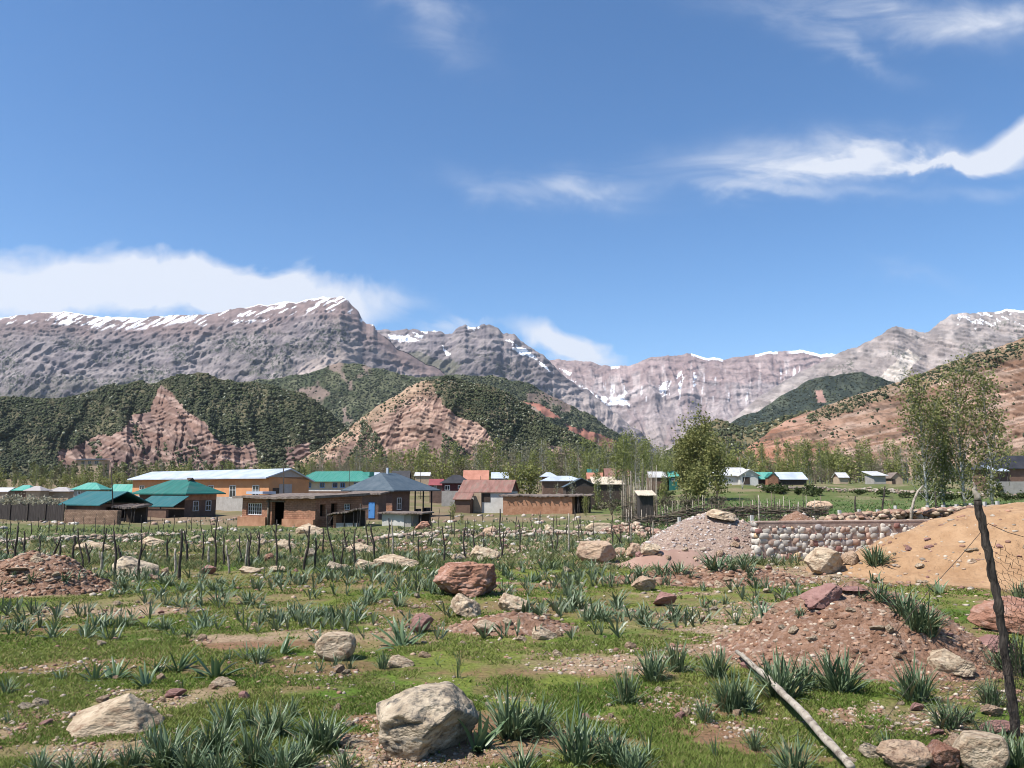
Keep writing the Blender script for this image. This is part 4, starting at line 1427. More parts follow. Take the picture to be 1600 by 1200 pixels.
def clump(px, py, hpx, kind, rs, wf=1.0):
    x, y, z = place(px, py)
    me = rs.choice(kind)
    o = bpy.data.objects.new('leafy_clump', me)
    COL.objects.link(o)
    h = hpx / F * y
    ref = max(v.co.z for v in me.vertices) if me.name not in REFH else REFH[me.name]
    REFH[me.name] = ref
    s = h / ref
    o.location = (x, y, z - .01)
    o.scale = (s * wf * rs.uniform(.9, 1.1), s * wf * rs.uniform(.9, 1.1), s)
    o.rotation_euler = (0, 0, rs.uniform(0, 6.28))
    return o


REFH = {}
rs = random.Random(21)
for (px, py, hp, kd, wf) in [
        (425, 1152, 62, BIGC, .9), (500, 1172, 72, BIGC, .95), (332, 1180, 68, BIGC, .9), (262, 1196, 66, BIGC, 1.), (352, 1140, 48, MEDC, .9), (398, 1198, 74, BIGC, .95),
        (238, 1172, 48, MEDC, .8), (470, 1202, 60, BIGC, .9), (62, 1206, 40, MEDC, 1.), (150, 1208, 46, MEDC, 1.1), (10, 1084, 30, MEDC, .9), (205, 1200, 50, BIGC, .9),
        (455, 1120, 34, MEDC, .8), (395, 1135, 40, MEDC, .8), (300, 1210, 60, BIGC, 1.), (535, 1205, 46, MEDC, 1.), (110, 1212, 40, MEDC, 1.2), (345, 1215, 62, BIGC, 1.), (440, 1215, 60, BIGC, 1.),
        (800, 1152, 82, BIGC, 1.0), (838, 1150, 66, BIGC, .9), (748, 1172, 66, ROSC, .8), (905, 1192, 92, BIGC, .85), (958, 1196, 70, BIGC, .85), (815, 1212, 60, MEDC, 1.),
        (905, 1128, 40, THIN, .9), (1015, 1190, 62, THIN, .8), (990, 1212, 60, BIGC, .9), (905, 1085, 36, THIN, .8),
        (978, 1100, 62, BIGC, .72), (1022, 1064, 62, BIGC, .75), (1058, 1050, 56, BIGC, .7), (1140, 1112, 76, BIGC, .75), (1120, 1060, 52, BIGC, .8), (1102, 1128, 46, MEDC, .9), (1160, 1112, 60, MEDC, .9),
        (1222, 1092, 84, BIGC, .82), (1258, 1078, 60, BIGC, .8), (1200, 1068, 50, MEDC, .8), (1312, 1082, 82, BIGC, .88), (1430, 1096, 80, BIGC, .72),
        (1432, 985, 64, BIGC, .95), (1410, 962, 48, MEDC, 1.1), (1452, 992, 54, BIGC, .85), (1480, 1138, 56, BIGC, 1.0), (1510, 1128, 34, MEDC, 1.), (1548, 1102, 52, BIGC, .8), (1592, 1056, 74, BIGC, .7), (1565, 1048, 44, MEDC, .9),
        (1368, 884, 34, BIGC, 1.3), (1375, 938, 34, MEDC, 1.1), (1345, 935, 20, SMLC, 1.2), (1468, 928, 26, ROSC, .9), (1592, 936, 34, MEDC, .9), (1290, 928, 22, SMLC, 1.), (1312, 922, 22, SMLC, .9), (1240, 1210, 66, BIGC, .85), (1180, 1172, 40, MEDC, .8), (1118, 1182, 50, THIN, .6),
        (1388, 1172, 32, MEDC, .9), (1568, 1180, 46, BIGC, 1.), (1590, 1200, 60, BIGC, .9), (1540, 1160, 40, MEDC, .9), (1368, 910, 20, SMLC, 1.2),
        (627, 1010, 46, ROSC, .9), (626, 1008, 40, MEDC, .7), (405, 1036, 34, MEDC, 1.0), (440, 1022, 30, ROSC, 1.0), (385, 1030, 26, SMLC, 1.), (497, 1004, 28, SMLC, 1.1), (278, 1046, 34, ROSC, .95), (337, 1056, 40, ROSC, 1.1), (228, 1072, 36, ROSC, 1.05),
        (95, 1062, 26, SMLC, 1.), (148, 1062, 32, ROSC, .8), (178, 1062, 32, ROSC, .9), (246, 1050, 22, SMLC, 1.2), (284, 1076, 22, THIN, .8), (598, 1046, 30, MEDC, .7), (545, 1045, 32, SMLC, .7), (525, 1040, 22, SMLC, .8), (715, 1060, 40, THIN, .6), (718, 1040, 26, THIN, .7),
        (500, 1050, 24, SMLC, .7), (460, 1052, 22, THIN, .9), (400, 1062, 22, THIN, .9), (685, 1040, 22, THIN, .9), (360, 1030, 20, SMLC, 1.), (10, 1130, 20, SMLC, 1.),
        (1165, 893, 30, MEDC, 1.3), (1190, 880, 20, SMLC, 1.0), (1118, 890, 30, MEDC, 1.5), (1140, 893, 26, MEDC, 1.2), (1034, 900, 26, MEDC, 1.3), (1060, 898, 24, MEDC, 1.2), (1000, 905, 22, MEDC, 1.2), (985, 912, 22, SMLC, 1.3), (1080, 905, 20, SMLC, 1.2), (1100, 924, 18, SMLC, .8), (1172, 905, 24, SMLC, .8)]:
    o = clump(px, py, hp, kd, rs, wf)
    desc = 'big dense leafy clump' if kd is BIGC else 'leafy clump' if kd is MEDC else 'broad-leaved rosette' if kd is ROSC else 'thin few-leaved tuft' if kd is THIN else 'small pale leafy tuft'
    later(o, desc, 'leafy plant', CG, px, py)

# the many smaller ones further off: rows and patches
BANDS = [(0, 420, 900, 925, 34), (140, 420, 915, 950, 26), (0, 330, 975, 1000, 22), (420, 680, 890, 915, 20), (300, 560, 950, 975, 22), (560, 700, 925, 950, 14),
         (780, 960, 880, 925, 34), (880, 990, 940, 975, 22), (770, 900, 930, 960, 8), (960, 1080, 955, 985, 14), (1090, 1250, 935, 975, 16), (640, 900, 868, 885, 22), (0, 1180, 850, 880, 24), (900, 1000, 895, 920, 12)]
nn = 0
for (a, b, c, d, n) in BANDS:
    for _ in range(int(n * .8)):
        for _try in range(12):
            px, py = rs.uniform(a, b), rs.uniform(c, d)
            x, y, z = place(px, py, False)
            if all((x - m['x']) ** 2 / m['rx'] ** 2 + (y - m['y']) ** 2 / m['ry'] ** 2 > 1.0 for m in HEAPS) and float(gcover(np.array([x]), np.array([y]))[0]) > .3:
                break
        if nn >= 176:
            break
        o = clump(px, py, .215 * F / y * rs.uniform(.6, 1.2), SMLC if rs.random() < .8 else MEDC, rs, 1.15)
        later(o, 'small blue-green leafy tuft' if o.scale[2] < 1 else 'leafy tuft', 'leafy plant', CG, px, py)
        nn += 1

# beyond those, uncounted green of the same kind
rg = np.random.default_rng(31)
def far_tufts(name, n, x0, x1, y0, y1, h, rgc):
    x, y = scatter_pix(n, x0, x1, y0, y1, rgc)
    keep = (rgc.random(n) < sst(.40, .58, fbm(x / 2.4, y / 1.6, 3, 131))) & (gcover(x, y) > .25)
    x, y = x[keep], y[keep]
    k = 7
    X, Y = np.repeat(x, k), np.repeat(y, k)
    Z = gh0(X, Y)
    n = len(X)
    az = rgc.uniform(0, 6.283, n)
    til = rgc.uniform(.1, .8, n)
    ln = h * rgc.uniform(.5, 1.1, n)
    w = .010 + Y / F * .6
    sx_, sy_ = -np.sin(az) * w, np.cos(az) * w
    tx, ty, tz = np.cos(az) * np.sin(til) * ln, np.sin(az) * np.sin(til) * ln, np.cos(til) * ln
    V = np.stack([np.stack([X - sx_ * .5, Y - sy_ * .5, Z], 1), np.stack([X + sx_ * .5, Y + sy_ * .5, Z], 1),
                  np.stack([X + tx * .6 + sx_ * .6, Y + ty * .6 + sy_ * .6, Z + tz * .7], 1), np.stack([X + tx, Y + ty, Z + tz * .92], 1)], 1)
    Fs = np.arange(n * 4).reshape(-1, 4)
    c = np.array([.08, .115, .058]) + rgc.random((n, 1)) * np.array([.08, .08, .05])
    tag(np_mesh(name, V.reshape(-1, 3), Fs, False, np.repeat(c, 4, 0), M['clump']), kind='stuff')


far_tufts('leafy_ground_cover', 1700, -60, 1250, 848, 925, .26, rg)
far_tufts('leafy_ground_cover', 700, -60, 1250, 925, 1000, .24, rg)
far_tufts('field_weeds', 2600, -60, 1660, 812, 850, .30, rg)

# ------------------------------------------------------------------ stakes standing in rows
def stake(x0, y0, x1, y1, rad, m, rs, wob=.02, base=None):
    """a crooked stake from its top pixel to its foot pixel"""
    x, y, z = place(x1, y1, False) if base is None else base
    tx, ty, tz = atY(x0, y0, y)
    ty += rs.uniform(-.04, .04)
    h = max(tz - z, .25)
    n = 7
    pts, rr = [], []
    ph = rs.uniform(0, 6)
    for i in range(n + 1):
        t = i / n
        wv = math.sin(t * 5 + ph) * wob * h * math.sin(t * 3.1) + rs.uniform(-.006, .006) * h
        pts.append(((tx - x) * t + wv, (ty - y) * t + rs.uniform(-.01, .01), -.25 * (1 - t) * (1 if i == 0 else 0) + h * t))
        rr.append(rad * (1.1 - .45 * t) * rs.uniform(.85, 1.15))
    mb = MB().tube(pts, rr, 7)
    if rad > .018 and rs.random() < .55:        # a cut side branch
        t = rs.uniform(.45, .8)
        k = int(t * n)
        p = pts[k]
        s = rs.choice([-1, 1])
        mb.tube([p, (p[0] + s * .05, p[1], p[2] + .08), (p[0] + s * .09 * rs.uniform(.7, 1.4), p[1], p[2] + .2)], [rad * .6, rad * .5, rad * .3], 5)
    o = mb.build('wooden_stake', m, None, True)
    o.location = (x, y, z)
    return o


rs = random.Random(33)
DK = [(12, 830, 12, 874), (29, 821, 24, 890), (38, 830, 38, 872), (61, 837, 62, 867), (96, 838, 83, 875), (94, 850, 92, 875), (116, 837, 113, 878), (120, 825, 130, 887), (133, 848, 140, 882),
      (167, 825, 161, 866), (178, 830, 180, 904), (185, 852, 190, 883), (221, 834, 217, 906), (263, 840, 261, 877), (285, 827, 280, 906), (289, 829, 293, 881), (318, 832, 316, 878),
      (339, 807, 335, 893), (350, 836, 351, 882), (372, 835, 378, 878), (391, 832, 389, 890), (404, 831, 404, 876), (432, 812, 431, 891), (452, 832, 454, 866), (484, 822, 474, 891),
      (494, 840, 493, 890), (505, 825, 505, 867), (509, 796, 523, 888), (536, 840, 533, 888), (537, 827, 543, 863), (555, 826, 553, 886), (572, 810, 574, 862), (579, 820, 585, 876),
      (607, 810, 608, 858), (645, 807, 646, 851), (654, 840, 653, 878), (691, 822, 695, 880), (676, 810, 673, 853), (704, 800, 706, 836), (725, 825, 726, 876), (730, 810, 731, 842),
      (781, 795, 785, 870), (787, 830, 784, 872), (810, 812, 814, 866), (755, 832, 755, 873), (740, 826, 742, 868), (870, 805, 870, 829), (829, 808, 833, 833), (861, 835, 864, 866), (873, 830, 868, 863),
      (898, 797, 906, 847), (957, 805, 957, 851), (957, 825, 975, 857), (969, 817, 967, 856), (984, 797, 986, 848), (1020, 805, 1015, 851), (1042, 800, 1044, 836), (1089, 790, 1089, 820), (1116, 795, 1117, 817),
      (842, 800, 842, 832), (905, 786, 905, 826), (1110, 838, 1000, 838)]
DK = DK[:-1]
PL = [(160, 862, 159, 896), (273, 857, 273, 903), (326, 854, 326, 883), (354, 852, 359, 896), (388, 842, 383, 886), (612, 812, 614, 871), (889, 802, 889, 863), (986, 817, 986, 848), (1020, 815, 1020, 851)]
rows = []
for q in DK:
    rows.append((q, 'dark', .018 + .010 * rs.random()))
for q in PL:
    rows.append((q, 'pale', .024))
for k in range(26):                                   # the next row back
    px = 4 + k * 14.2 + rs.uniform(-4, 4)
    b = 833 + rs.uniform(-3, 3)
    rows.append(((px + rs.uniform(-3, 3), b - rs.uniform(20, 30), px, b), 'thin dark', .022))
for k in range(15):                                   # before the green house and its yard
    px = 120 + k * 15 + rs.uniform(-4, 4)
    b = 812 - k * .9 + rs.uniform(-2, 2)
    rows.append(((px + rs.uniform(-2, 2), b - rs.uniform(17, 26), px, b), 'short thin', .03))
for k in range(16):                                   # below the long mud shed
    px = 690 + k * 16 + rs.uniform(-5, 5)
    b = 838 + rs.uniform(-6, 8)
    rows.append(((px + rs.uniform(-3, 3), b - rs.uniform(24, 42), px, b), 'thin dark', .02))
for (q, c, r_) in rows:
    o = stake(*q, r_, M['pale_wood'] if c == 'pale' else M['dark_wood'], rs, .012 if c == 'pale' else .03)
    ln = q[0] - q[2]
    lean = ' leaning left' if ln < -6 else ' leaning right' if ln > 6 else ''
    later(o, f'{c} wooden stake{lean}', 'wooden stake', 'stakes standing in rows across the pasture', (q[0] + q[2]) / 2, (q[1] + q[3]) / 2)

# pale concrete posts in line behind the dry stone wall
for i, (px, t, b) in enumerate([(1060, 808, 829), (1099, 806, 817), (1172, 805, 815), (1310, 797, 818), (1341, 796, 816), (1369, 796, 815), (1397, 790, 813), (1422, 793, 811), (1447, 789, 809), (1472, 789, 808), (1492, 788, 806), (1515, 786, 804), (1537, 784, 803), (1557, 783, 802), (1576, 786, 802)]):
    x, y, z = place(px, b + 4, False)
    x, y, z = float(ue(px, HOR)[0]) * 27., 27., float(gh0(float(ue(px, HOR)[0]) * 27., 27.))
    _, _, top = atY(px, t, 27.)
    o = MB().box(-.045, .045, -.045, .045, -.2, max(top - z, .4)).build('fence_post', M['concrete'])
    o.location = (x, y, z)
    o.rotation_euler = (0, rs.uniform(-.03, .03), rs.uniform(0, 1))
    later(o, 'pale square concrete post', 'post', 'pale posts behind the stone walls', px, t)
for (a, t, b_, bo, m_, r_, lab) in [(1337, 775, 1334, 822, 'dark_wood', .03, 'dark stick standing in the dry stone wall, left of the leaning one'),
                                    (1384, 760, 1374, 822, 'dark_wood', .032, 'tall dark stick leaning right out of the dry stone wall'),
                                    (1461, 768, 1467, 820, 'dark_wood', .032, 'dark stick by the end of the cobble wall'),
                                    (1184, 773, 1190, 812, 'pale_wood', .03, 'tall pale pole leaning at the brush fence'),
                                    (1247, 784, 1243, 812, 'pale_wood', .03, 'short pale pole at the brush fence')]:
    u_, _ = ue(b_, bo)
    bs = (float(u_) * 24.5, 24.5, float(gh0(float(u_) * 24.5, 24.5)))
    tag(stake(a, t, b_, bo, r_, M[m_], rs, .02, bs), lab, 'wooden stake', 'sticks at the stone walls')
# the bent bleached stake
u_, _ = ue(1423, 820)
bx, by = float(u_) * 23.6, 23.6
bz = float(gh0(bx, by))
P_ = []
for (px, py) in ((1423, 826), (1424, 800), (1428, 782), (1434, 768), (1442, 759)):
    q = atY(px, py, by)
    P_.append((q[0] - bx, 0, q[2] - bz))
o = MB().tube(P_, [.045, .042, .038, .034, .026], 8).build('wooden_stake', M['pale_wood'], None, True)
o.location = (bx, by, bz)
tag(o, 'bleached stake bent over to the right behind the cobble wall', 'wooden stake', 'sticks at the stone walls')

# ------------------------------------------------------------------ cobble wall and dry stone wall
def cobble_wall():
    A = atY(1185, 875, 17.7)
    B = atY(1475, 875, 18.6)
    ax, ay = A[0], A[1]
    dx, dy = B[0] - ax, B[1] - ay
    ln = math.hypot(dx, dy)
    rz = math.atan2(dy, dx)
    zb = float(gh0(ax, ay)) - .05
    _, _, top = atY(1185, 815, 17.7)
    H = top - zb
    root = empty('stone_wall', (ax, ay, zb), rz)
    tag(root, 'low wall of rounded grey and pink cobbles set in mortar', 'stone wall')
    MB().box(.03, ln, -.028, .34, -.3, H - .03).build('mortar_core', M['mortar'], root)
    MB().box(-.02, ln + .02, -.035, .36, H - .03, H).build('coping', M['mortar'], root)
    rg = np.random.default_rng(61)
    pos, siz, cl = [], [], []
    z = .0
    pal = np.array([[.46, .42, .36], [.40, .37, .33], [.33, .30, .28], [.25, .13, .11], [.44, .31, .24], [.50, .46, .40], [.30, .27, .26], [.46, .33, .20]])
    wts = [.30, .17, .09, .05, .11, .22, .03, .03]
    while z < H - .10:
        rh = rg.uniform(.105, .15)
        x = rg.uniform(-.02, .04)
        while x < ln - .04:
            w = rg.uniform(.10, .235)
            pos.append((x + w / 2, rg.uniform(-.012, .015), z + rh / 2 + rg.uniform(-.018, .018) + .012 * math.sin(x * 2.3 + z * 9)))
            if rg.random() < .8:
                pos.append((x, -.005, z + rg.uniform(-.01, .02)))
                siz.append((.035 * rg.uniform(.6, 1.2), .05, .03 * rg.uniform(.6, 1.1)))
                cl.append(pal[rg.choice(8, p=wts)] * rg.uniform(.8, 1.1))
            siz.append((w * .5 * rg.uniform(1.0, 1.12), .045 * rg.uniform(.8, 1.4), rh * .5 * rg.uniform(.92, 1.16)))
            cl.append(pal[rg.choice(8, p=wts)] * rg.uniform(.85, 1.15))
            x += w
        z += rh
    for zz in np.arange(.07, H - .05, .13):          # the near end of the wall
        for yy3 in (.08, .22):
            pos.append((.03, yy3, zz))
            siz.append((.06, .075, .06))
            cl.append(pal[rg.choice(8, p=wts)])
    # stones laid on top
    x = 0
    n = len(pos)
    pos, siz, cl = np.array(pos), np.array(siz), np.array(cl)
    k = len(IV2)
    nz = 1 + .26 * (n3(np.repeat(IV2[None], n, 0).reshape(-1, 3) * 1.6 + np.repeat(np.arange(n), k)[:, None] * 7.3, 4) - .5).reshape(n, k, 1) * 2
    sq = np.sign(IV2) * np.abs(IV2) ** .60
    sq /= np.abs(sq).max(0)
    V = sq[None] * nz * siz[:, None, :] + pos[:, None, :]
    Fs = IF2[None] + (np.arange(n) * k)[:, None, None]
    tag(np_mesh('cobbles', V.reshape(-1, 3), Fs.reshape(-1, 3), True, np.repeat(cl, k, 0), M['attr_stone'], root), kind='stuff')


cobble_wall()


def stone_row(name, label, path, n, smin, smax, h, rg, cat, pal, depth=.5):
    root = empty(name, path[0])
    tag(root, label, cat)
    P = np.array(path, float)
    seg = np.linalg.norm(np.diff(P[:, :2], axis=0), axis=1)
    cum = np.concatenate([[0], np.cumsum(seg)])
    t = rg.uniform(0, cum[-1], n)
    x, y = np.interp(t, cum, P[:, 0]), np.interp(t, cum, P[:, 1])
    y = y + rg.normal(0, depth * .3, n)
    hh = np.interp(t, cum, h) * (1 - rg.random(n) ** 1.3 * .98)
    s = rg.uniform(smin, smax, n)
    z = gh0(x, y) + hh
    c = np.array(pal)[rg.integers(0, len(pal), n)] * rg.uniform(.8, 1.2, (n, 1))
    lx, ly, lz = path[0]
    blobs('stones', np.stack([x - lx, y - ly, z - lz], 1), s, c, rg, (.5, .8), 'attr_stone', False, 'stuff', root, IV2, IF2, .2, .3)


rg = np.random.default_rng(8)
pp = []
hh_ = []
for (px, t) in ((1288, 812), (1330, 803), (1400, 800), (1470, 797), (1540, 793), (1620, 788)):
    u_, _ = ue(px, 800)
    yv = 23.2 + (px - 1288) * .006
    xv = float(u_) * yv
    g_ = float(gh0(xv, yv))
    pp.append((xv, yv, g_))
    hh_.append(max(atY(px, t, yv)[2] - g_, .2))
stone_row('dry_stone_wall', 'long dry wall of piled tan stones behind the cobble wall', pp, 2600, .045, .125, hh_, rg, 'stone wall',
          [[.36, .27, .19], [.30, .20, .14], [.25, .15, .11], [.40, .32, .24], [.20, .13, .10]], .5)
pp = [place(px, py, False) for px, py in ((600, 842), (680, 838), (760, 834), (850, 836), (960, 830))]
stone_row('rubble_bank', 'bank of pink and pale rubble below the long mud shed', pp, 560, .04, .15, [.06, .12, .2, .16, .08], rg, 'rubble bank',
          [[.36, .30, .24], [.29, .22, .17], [.40, .36, .30], [.25, .17, .13]], 8)
pp = [place(px, py, False) for px, py in ((1030, 842), (980, 836), (940, 832))]
stone_row('rubble_pile', 'pile of red rubble beside the brush fence', pp, 260, .05, .15, [.25, .5, .2], rg, 'rubble pile', [[.30, .2, .145], [.38, .30, .23], [.25, .155, .12]], 1.4)
pp = [place(px, py, False) for px, py in ((-30, 848), (90, 846), (180, 842), (262, 838))]
stone_row('rubble_bank', 'spread of pale rubble in the stake field at far left', pp, 520, .035, .125, [.03, .10, .14, .05], rg, 'rubble bank', [[.36, .30, .24], [.28, .21, .155], [.40, .35, .29], [.24, .17, .13]], 8)

# brush fence of woven sticks
def brush_fence(label, path, hgt, n, rg, rs):
    root = empty('brush_fence', path[0])
    tag(root, label, 'brush fence')
    P = np.array(path, float)
    seg = np.linalg.norm(np.diff(P[:, :2], axis=0), axis=1)
    cum = np.concatenate([[0], np.cumsum(seg)])
    lx, ly, lz = path[0]
    mb = MB()
    at = lambda t: (np.interp(t, cum, P[:, 0]) - lx, np.interp(t, cum, P[:, 1]) - ly, np.interp(t, cum, P[:, 2]) - lz)
    for i in range(n):
        t0 = rs.uniform(0, cum[-1])
        t1 = min(max(t0 + rs.uniform(-2.2, 2.2), 0), cum[-1])
        a, b = at(t0), at(t1)
        z0 = rs.uniform(-.02, hgt * .85)
        z1 = z0 + rs.uniform(-.25, .35)
        j = lambda: rs.uniform(-.14, .14)
        m_ = ((a[0] + b[0]) / 2 + j(), (a[1] + b[1]) / 2 + j(), (a[2] + b[2]) / 2 + (z0 + z1) / 2 + j())
        mb.tube([(a[0], a[1] + j(), a[2] + z0), m_, (b[0], b[1] + j(), b[2] + z1)], [.02, .016, .008], 4, False)
    mb.build('brushwood', M['bark_brown'], root, True)
    mb = MB()
    t = 0
    while t < cum[-1]:
        a = at(t)
        mb2 = MB().tube([(a[0], a[1], a[2] - .2), (a[0] + rs.uniform(-.06, .06), a[1], a[2] + hgt * rs.uniform(.9, 1.7))], [.028, .016], 5)
        mb2.build('upright', M[rs.choice(['dark_wood', 'bark_brown', 'pale_wood'])], root, True)
        t += rs.uniform(.45, .75) * cum[-1] / 40
    return root


rs = random.Random(99)
pth = []
for (px, py) in ((978, 822), (1010, 820), (1060, 820), (1120, 817), (1180, 815), (1240, 815), (1295, 815)):
    u_, _ = ue(px, py)
    yv = 40.
    pth.append((float(u_) * yv, yv, float(gh0(float(u_) * yv, yv))))
brush_fence('long low fence of dark brushwood behind the gravel heap', pth, .85, 460, rg, rs)
pth = [place(px, py, False) for px, py in ((972, 815), (1000, 813), (1028, 811))]
brush_fence('tall tangle of brushwood under the small tan roofed hut', pth, 2.6, 260, rg, rs)

# ------------------------------------------------------------------ leaning post, fallen pole, wire netting
bx, by, bz = place(1586, 1152)
T = atY(1521, 754, by - .1)
pts, rr = [], []
rs = random.Random(4)
ctr = [(1590, 1168), (1584, 1120), (1574, 1050), (1567, 990), (1558, 930), (1545, 870), (1534, 815), (1526, 775), (1521, 754)]
for i, (px, py) in enumerate(ctr):
    q = atY(px, py, by - .012 * i)
    pts.append((q[0] - bx, q[1] - by, q[2] - bz))
    rr.append([.031, .030, .029, .028, .028, .027, .029, .022, .004][i])
fine, fr = [], []
for i in range(len(pts) - 1):
    for k in range(6):
        t = k / 6
        a, b = Vector(pts[i]), Vector(pts[i + 1])
        fine.append(a.lerp(b, t) + Vector((rs.uniform(-.006, .006), rs.uniform(-.006, .006), 0)))
        fr.append((rr[i] * (1 - t) + rr[i + 1] * t) * rs.uniform(.86, 1.12) * (1.14 if (i * 6 + k) in (9, 22, 31, 40) else 1))
fine.append(Vector(pts[-1]))
fr.append(rr[-1])
root = empty('fence_post', (bx, by, bz))
tag(root, 'dark gnarled post leaning left with a pale split tip', 'wooden post')
ns = len(fine) - 8
MB().tube(fine[:ns + 1], fr[:ns + 1], 14).build('shaft', M['dark_wood'], root, True)
MB().tube(fine[ns:], [f * .97 for f in fr[ns:]], 12).build('split_tip', M['pale_wood'], root, True)

P0 = place(1152, 1032)
P1 = place(1222, 1112, False)
P2 = place(1330, 1216, False)
pol = [(P0[0], P0[1], P0[2] + .08), (P1[0], P1[1], P1[2] + .14), (P2[0], P2[1], P2[2] + .06)]
pts, rr = [], []
for i in range(31):
    t = i / 30
    a, b, c = [Vector(q) for q in pol]
    q = a * (1 - t) * (1 - t) + (b * 2 - (a + c) / 2) * 2 * t * (1 - t) + c * t * t
    pts.append(q + Vector((math.sin(i * .7) * .004, 0, rs.uniform(-.003, .003))))
    rr.append((.019 + .007 * math.sin(t * 2.4)) * (1.12 if i in (9, 15, 21, 26) else 1) * rs.uniform(.97, 1.03))
o = MB().tube([q - pts[0] for q in pts], rr, 14).build('fallen_pole', M['pale_wood'], None, True)
o.location = pts[0]
tag(o, 'bleached knotty pole lying across the turf at lower right', 'pole')

def wire_net():
    """sagging hexagonal netting hung from the leaning post and trailing along the ground to the left"""
    rs = random.Random(12)
    root = empty('wire_netting', (bx, by, bz))
    tag(root, 'torn hexagonal wire netting hung on the leaning post', 'wire netting')
    mb = MB()

    def net(corners, nu, nv, bulge, drop, rad=.0013):
        A, B, C, D = [Vector(c) for c in corners]          # top left, top right, bottom right, bottom left
        g = {}
        for i in range(nu + 1):
            for j in range(nv + 1):
                u, v = i / nu, j / nv
                p = A.lerp(B, u).lerp(D.lerp(C, u), v)
                p = p + Vector((rs.uniform(-.011, .011), bulge * math.sin(u * 3.1) * math.sin(v * 3.1) + rs.uniform(-.012, .012), -drop * math.sin(u * 3.14) * (1 - v) + rs.uniform(-.012, .012)))
                g[i, j] = p
        for i in range(nu + 1):
            for j in range(nv):
                if (i + j) % 2 == 0:
                    a, b = g[i, j], g[i, j + 1]
                    if rs.random() < .95:
                        mb.tube([a.lerp(b, -.1), b.lerp(a, -.1)], rad * 1.25, 3, False)
                    if rs.random() < .95 and j + 1 <= nv and i < nu:
                        mb.tube([b.lerp(a, -.1), g[i + 1, j + 1].lerp(g[i + 1, min(j + 2, nv)], .1)], rad, 3, False)
                    if rs.random() < .95 and i > 0:
                        mb.tube([b.lerp(a, -.1), g[i - 1, j + 1].lerp(g[i - 1, min(j + 2, nv)], .1)], rad, 3, False)
        return g
    rel = lambda q: (q[0] - bx, q[1] - by, q[2] - bz)
    t1 = rel(atY(1540, 838, by))
    net([t1, rel(atY(1720, 905, by + .3)), rel(atY(1720, 1190, by + .3)), rel(atY(1576, 1120, by))], 26, 34, .10, .05)
    g = rel(place(1345, 1172))
    net([rel(atY(1566, 985, by)), rel(atY(1590, 1000, by)), rel(atY(1620, 1215, by - .25)), rel(atY(1340, 1178, by - .1))], 30, 30, -.05, .02, .0011)
    mb.tube([rel(atY(1544, 818, by)), rel(atY(1500, 870, by - .05)), rel(atY(1450, 925, by - .05)), rel(atY(1400, 990, by))], .0022, 4, False)
    mb.tube([rel(atY(1544, 818, by)), rel(atY(1575, 832, by + .1)), rel(atY(1640, 850, by + .2))], .0022, 4, False)
    mb.tube([rel(atY(1400, 990, by)), rel(atY(1430, 1060, by)), rel(atY(1380, 1130, by - .1)), rel(atY(1340, 1178, by - .1))], .0018, 4, False)
    mb.build('mesh', M['wire'], root)


wire_net()

# dry twigs and straws lying about: uncounted litter
mb = MB()
rs = random.Random(71)
for k in range(70):
    px, py = rs.uniform(-20, 1620), rs.uniform(930, 1200)
    x, y, z = place(px, py, True)
    a = rs.uniform(0, 6.28)
    l = rs.uniform(.06, .28)
    mb.tube([(x, y, z + .012), (x + math.cos(a) * l * .5, y + math.sin(a) * l * .5, z + .02 + rs.uniform(0, .03)), (x + math.cos(a + .3) * l, y + math.sin(a + .3) * l, z + .012)], [.0022, .0018, .001], 4, False)
tag(mb.build('dry_twigs', M['bark_brown']), kind='stuff')

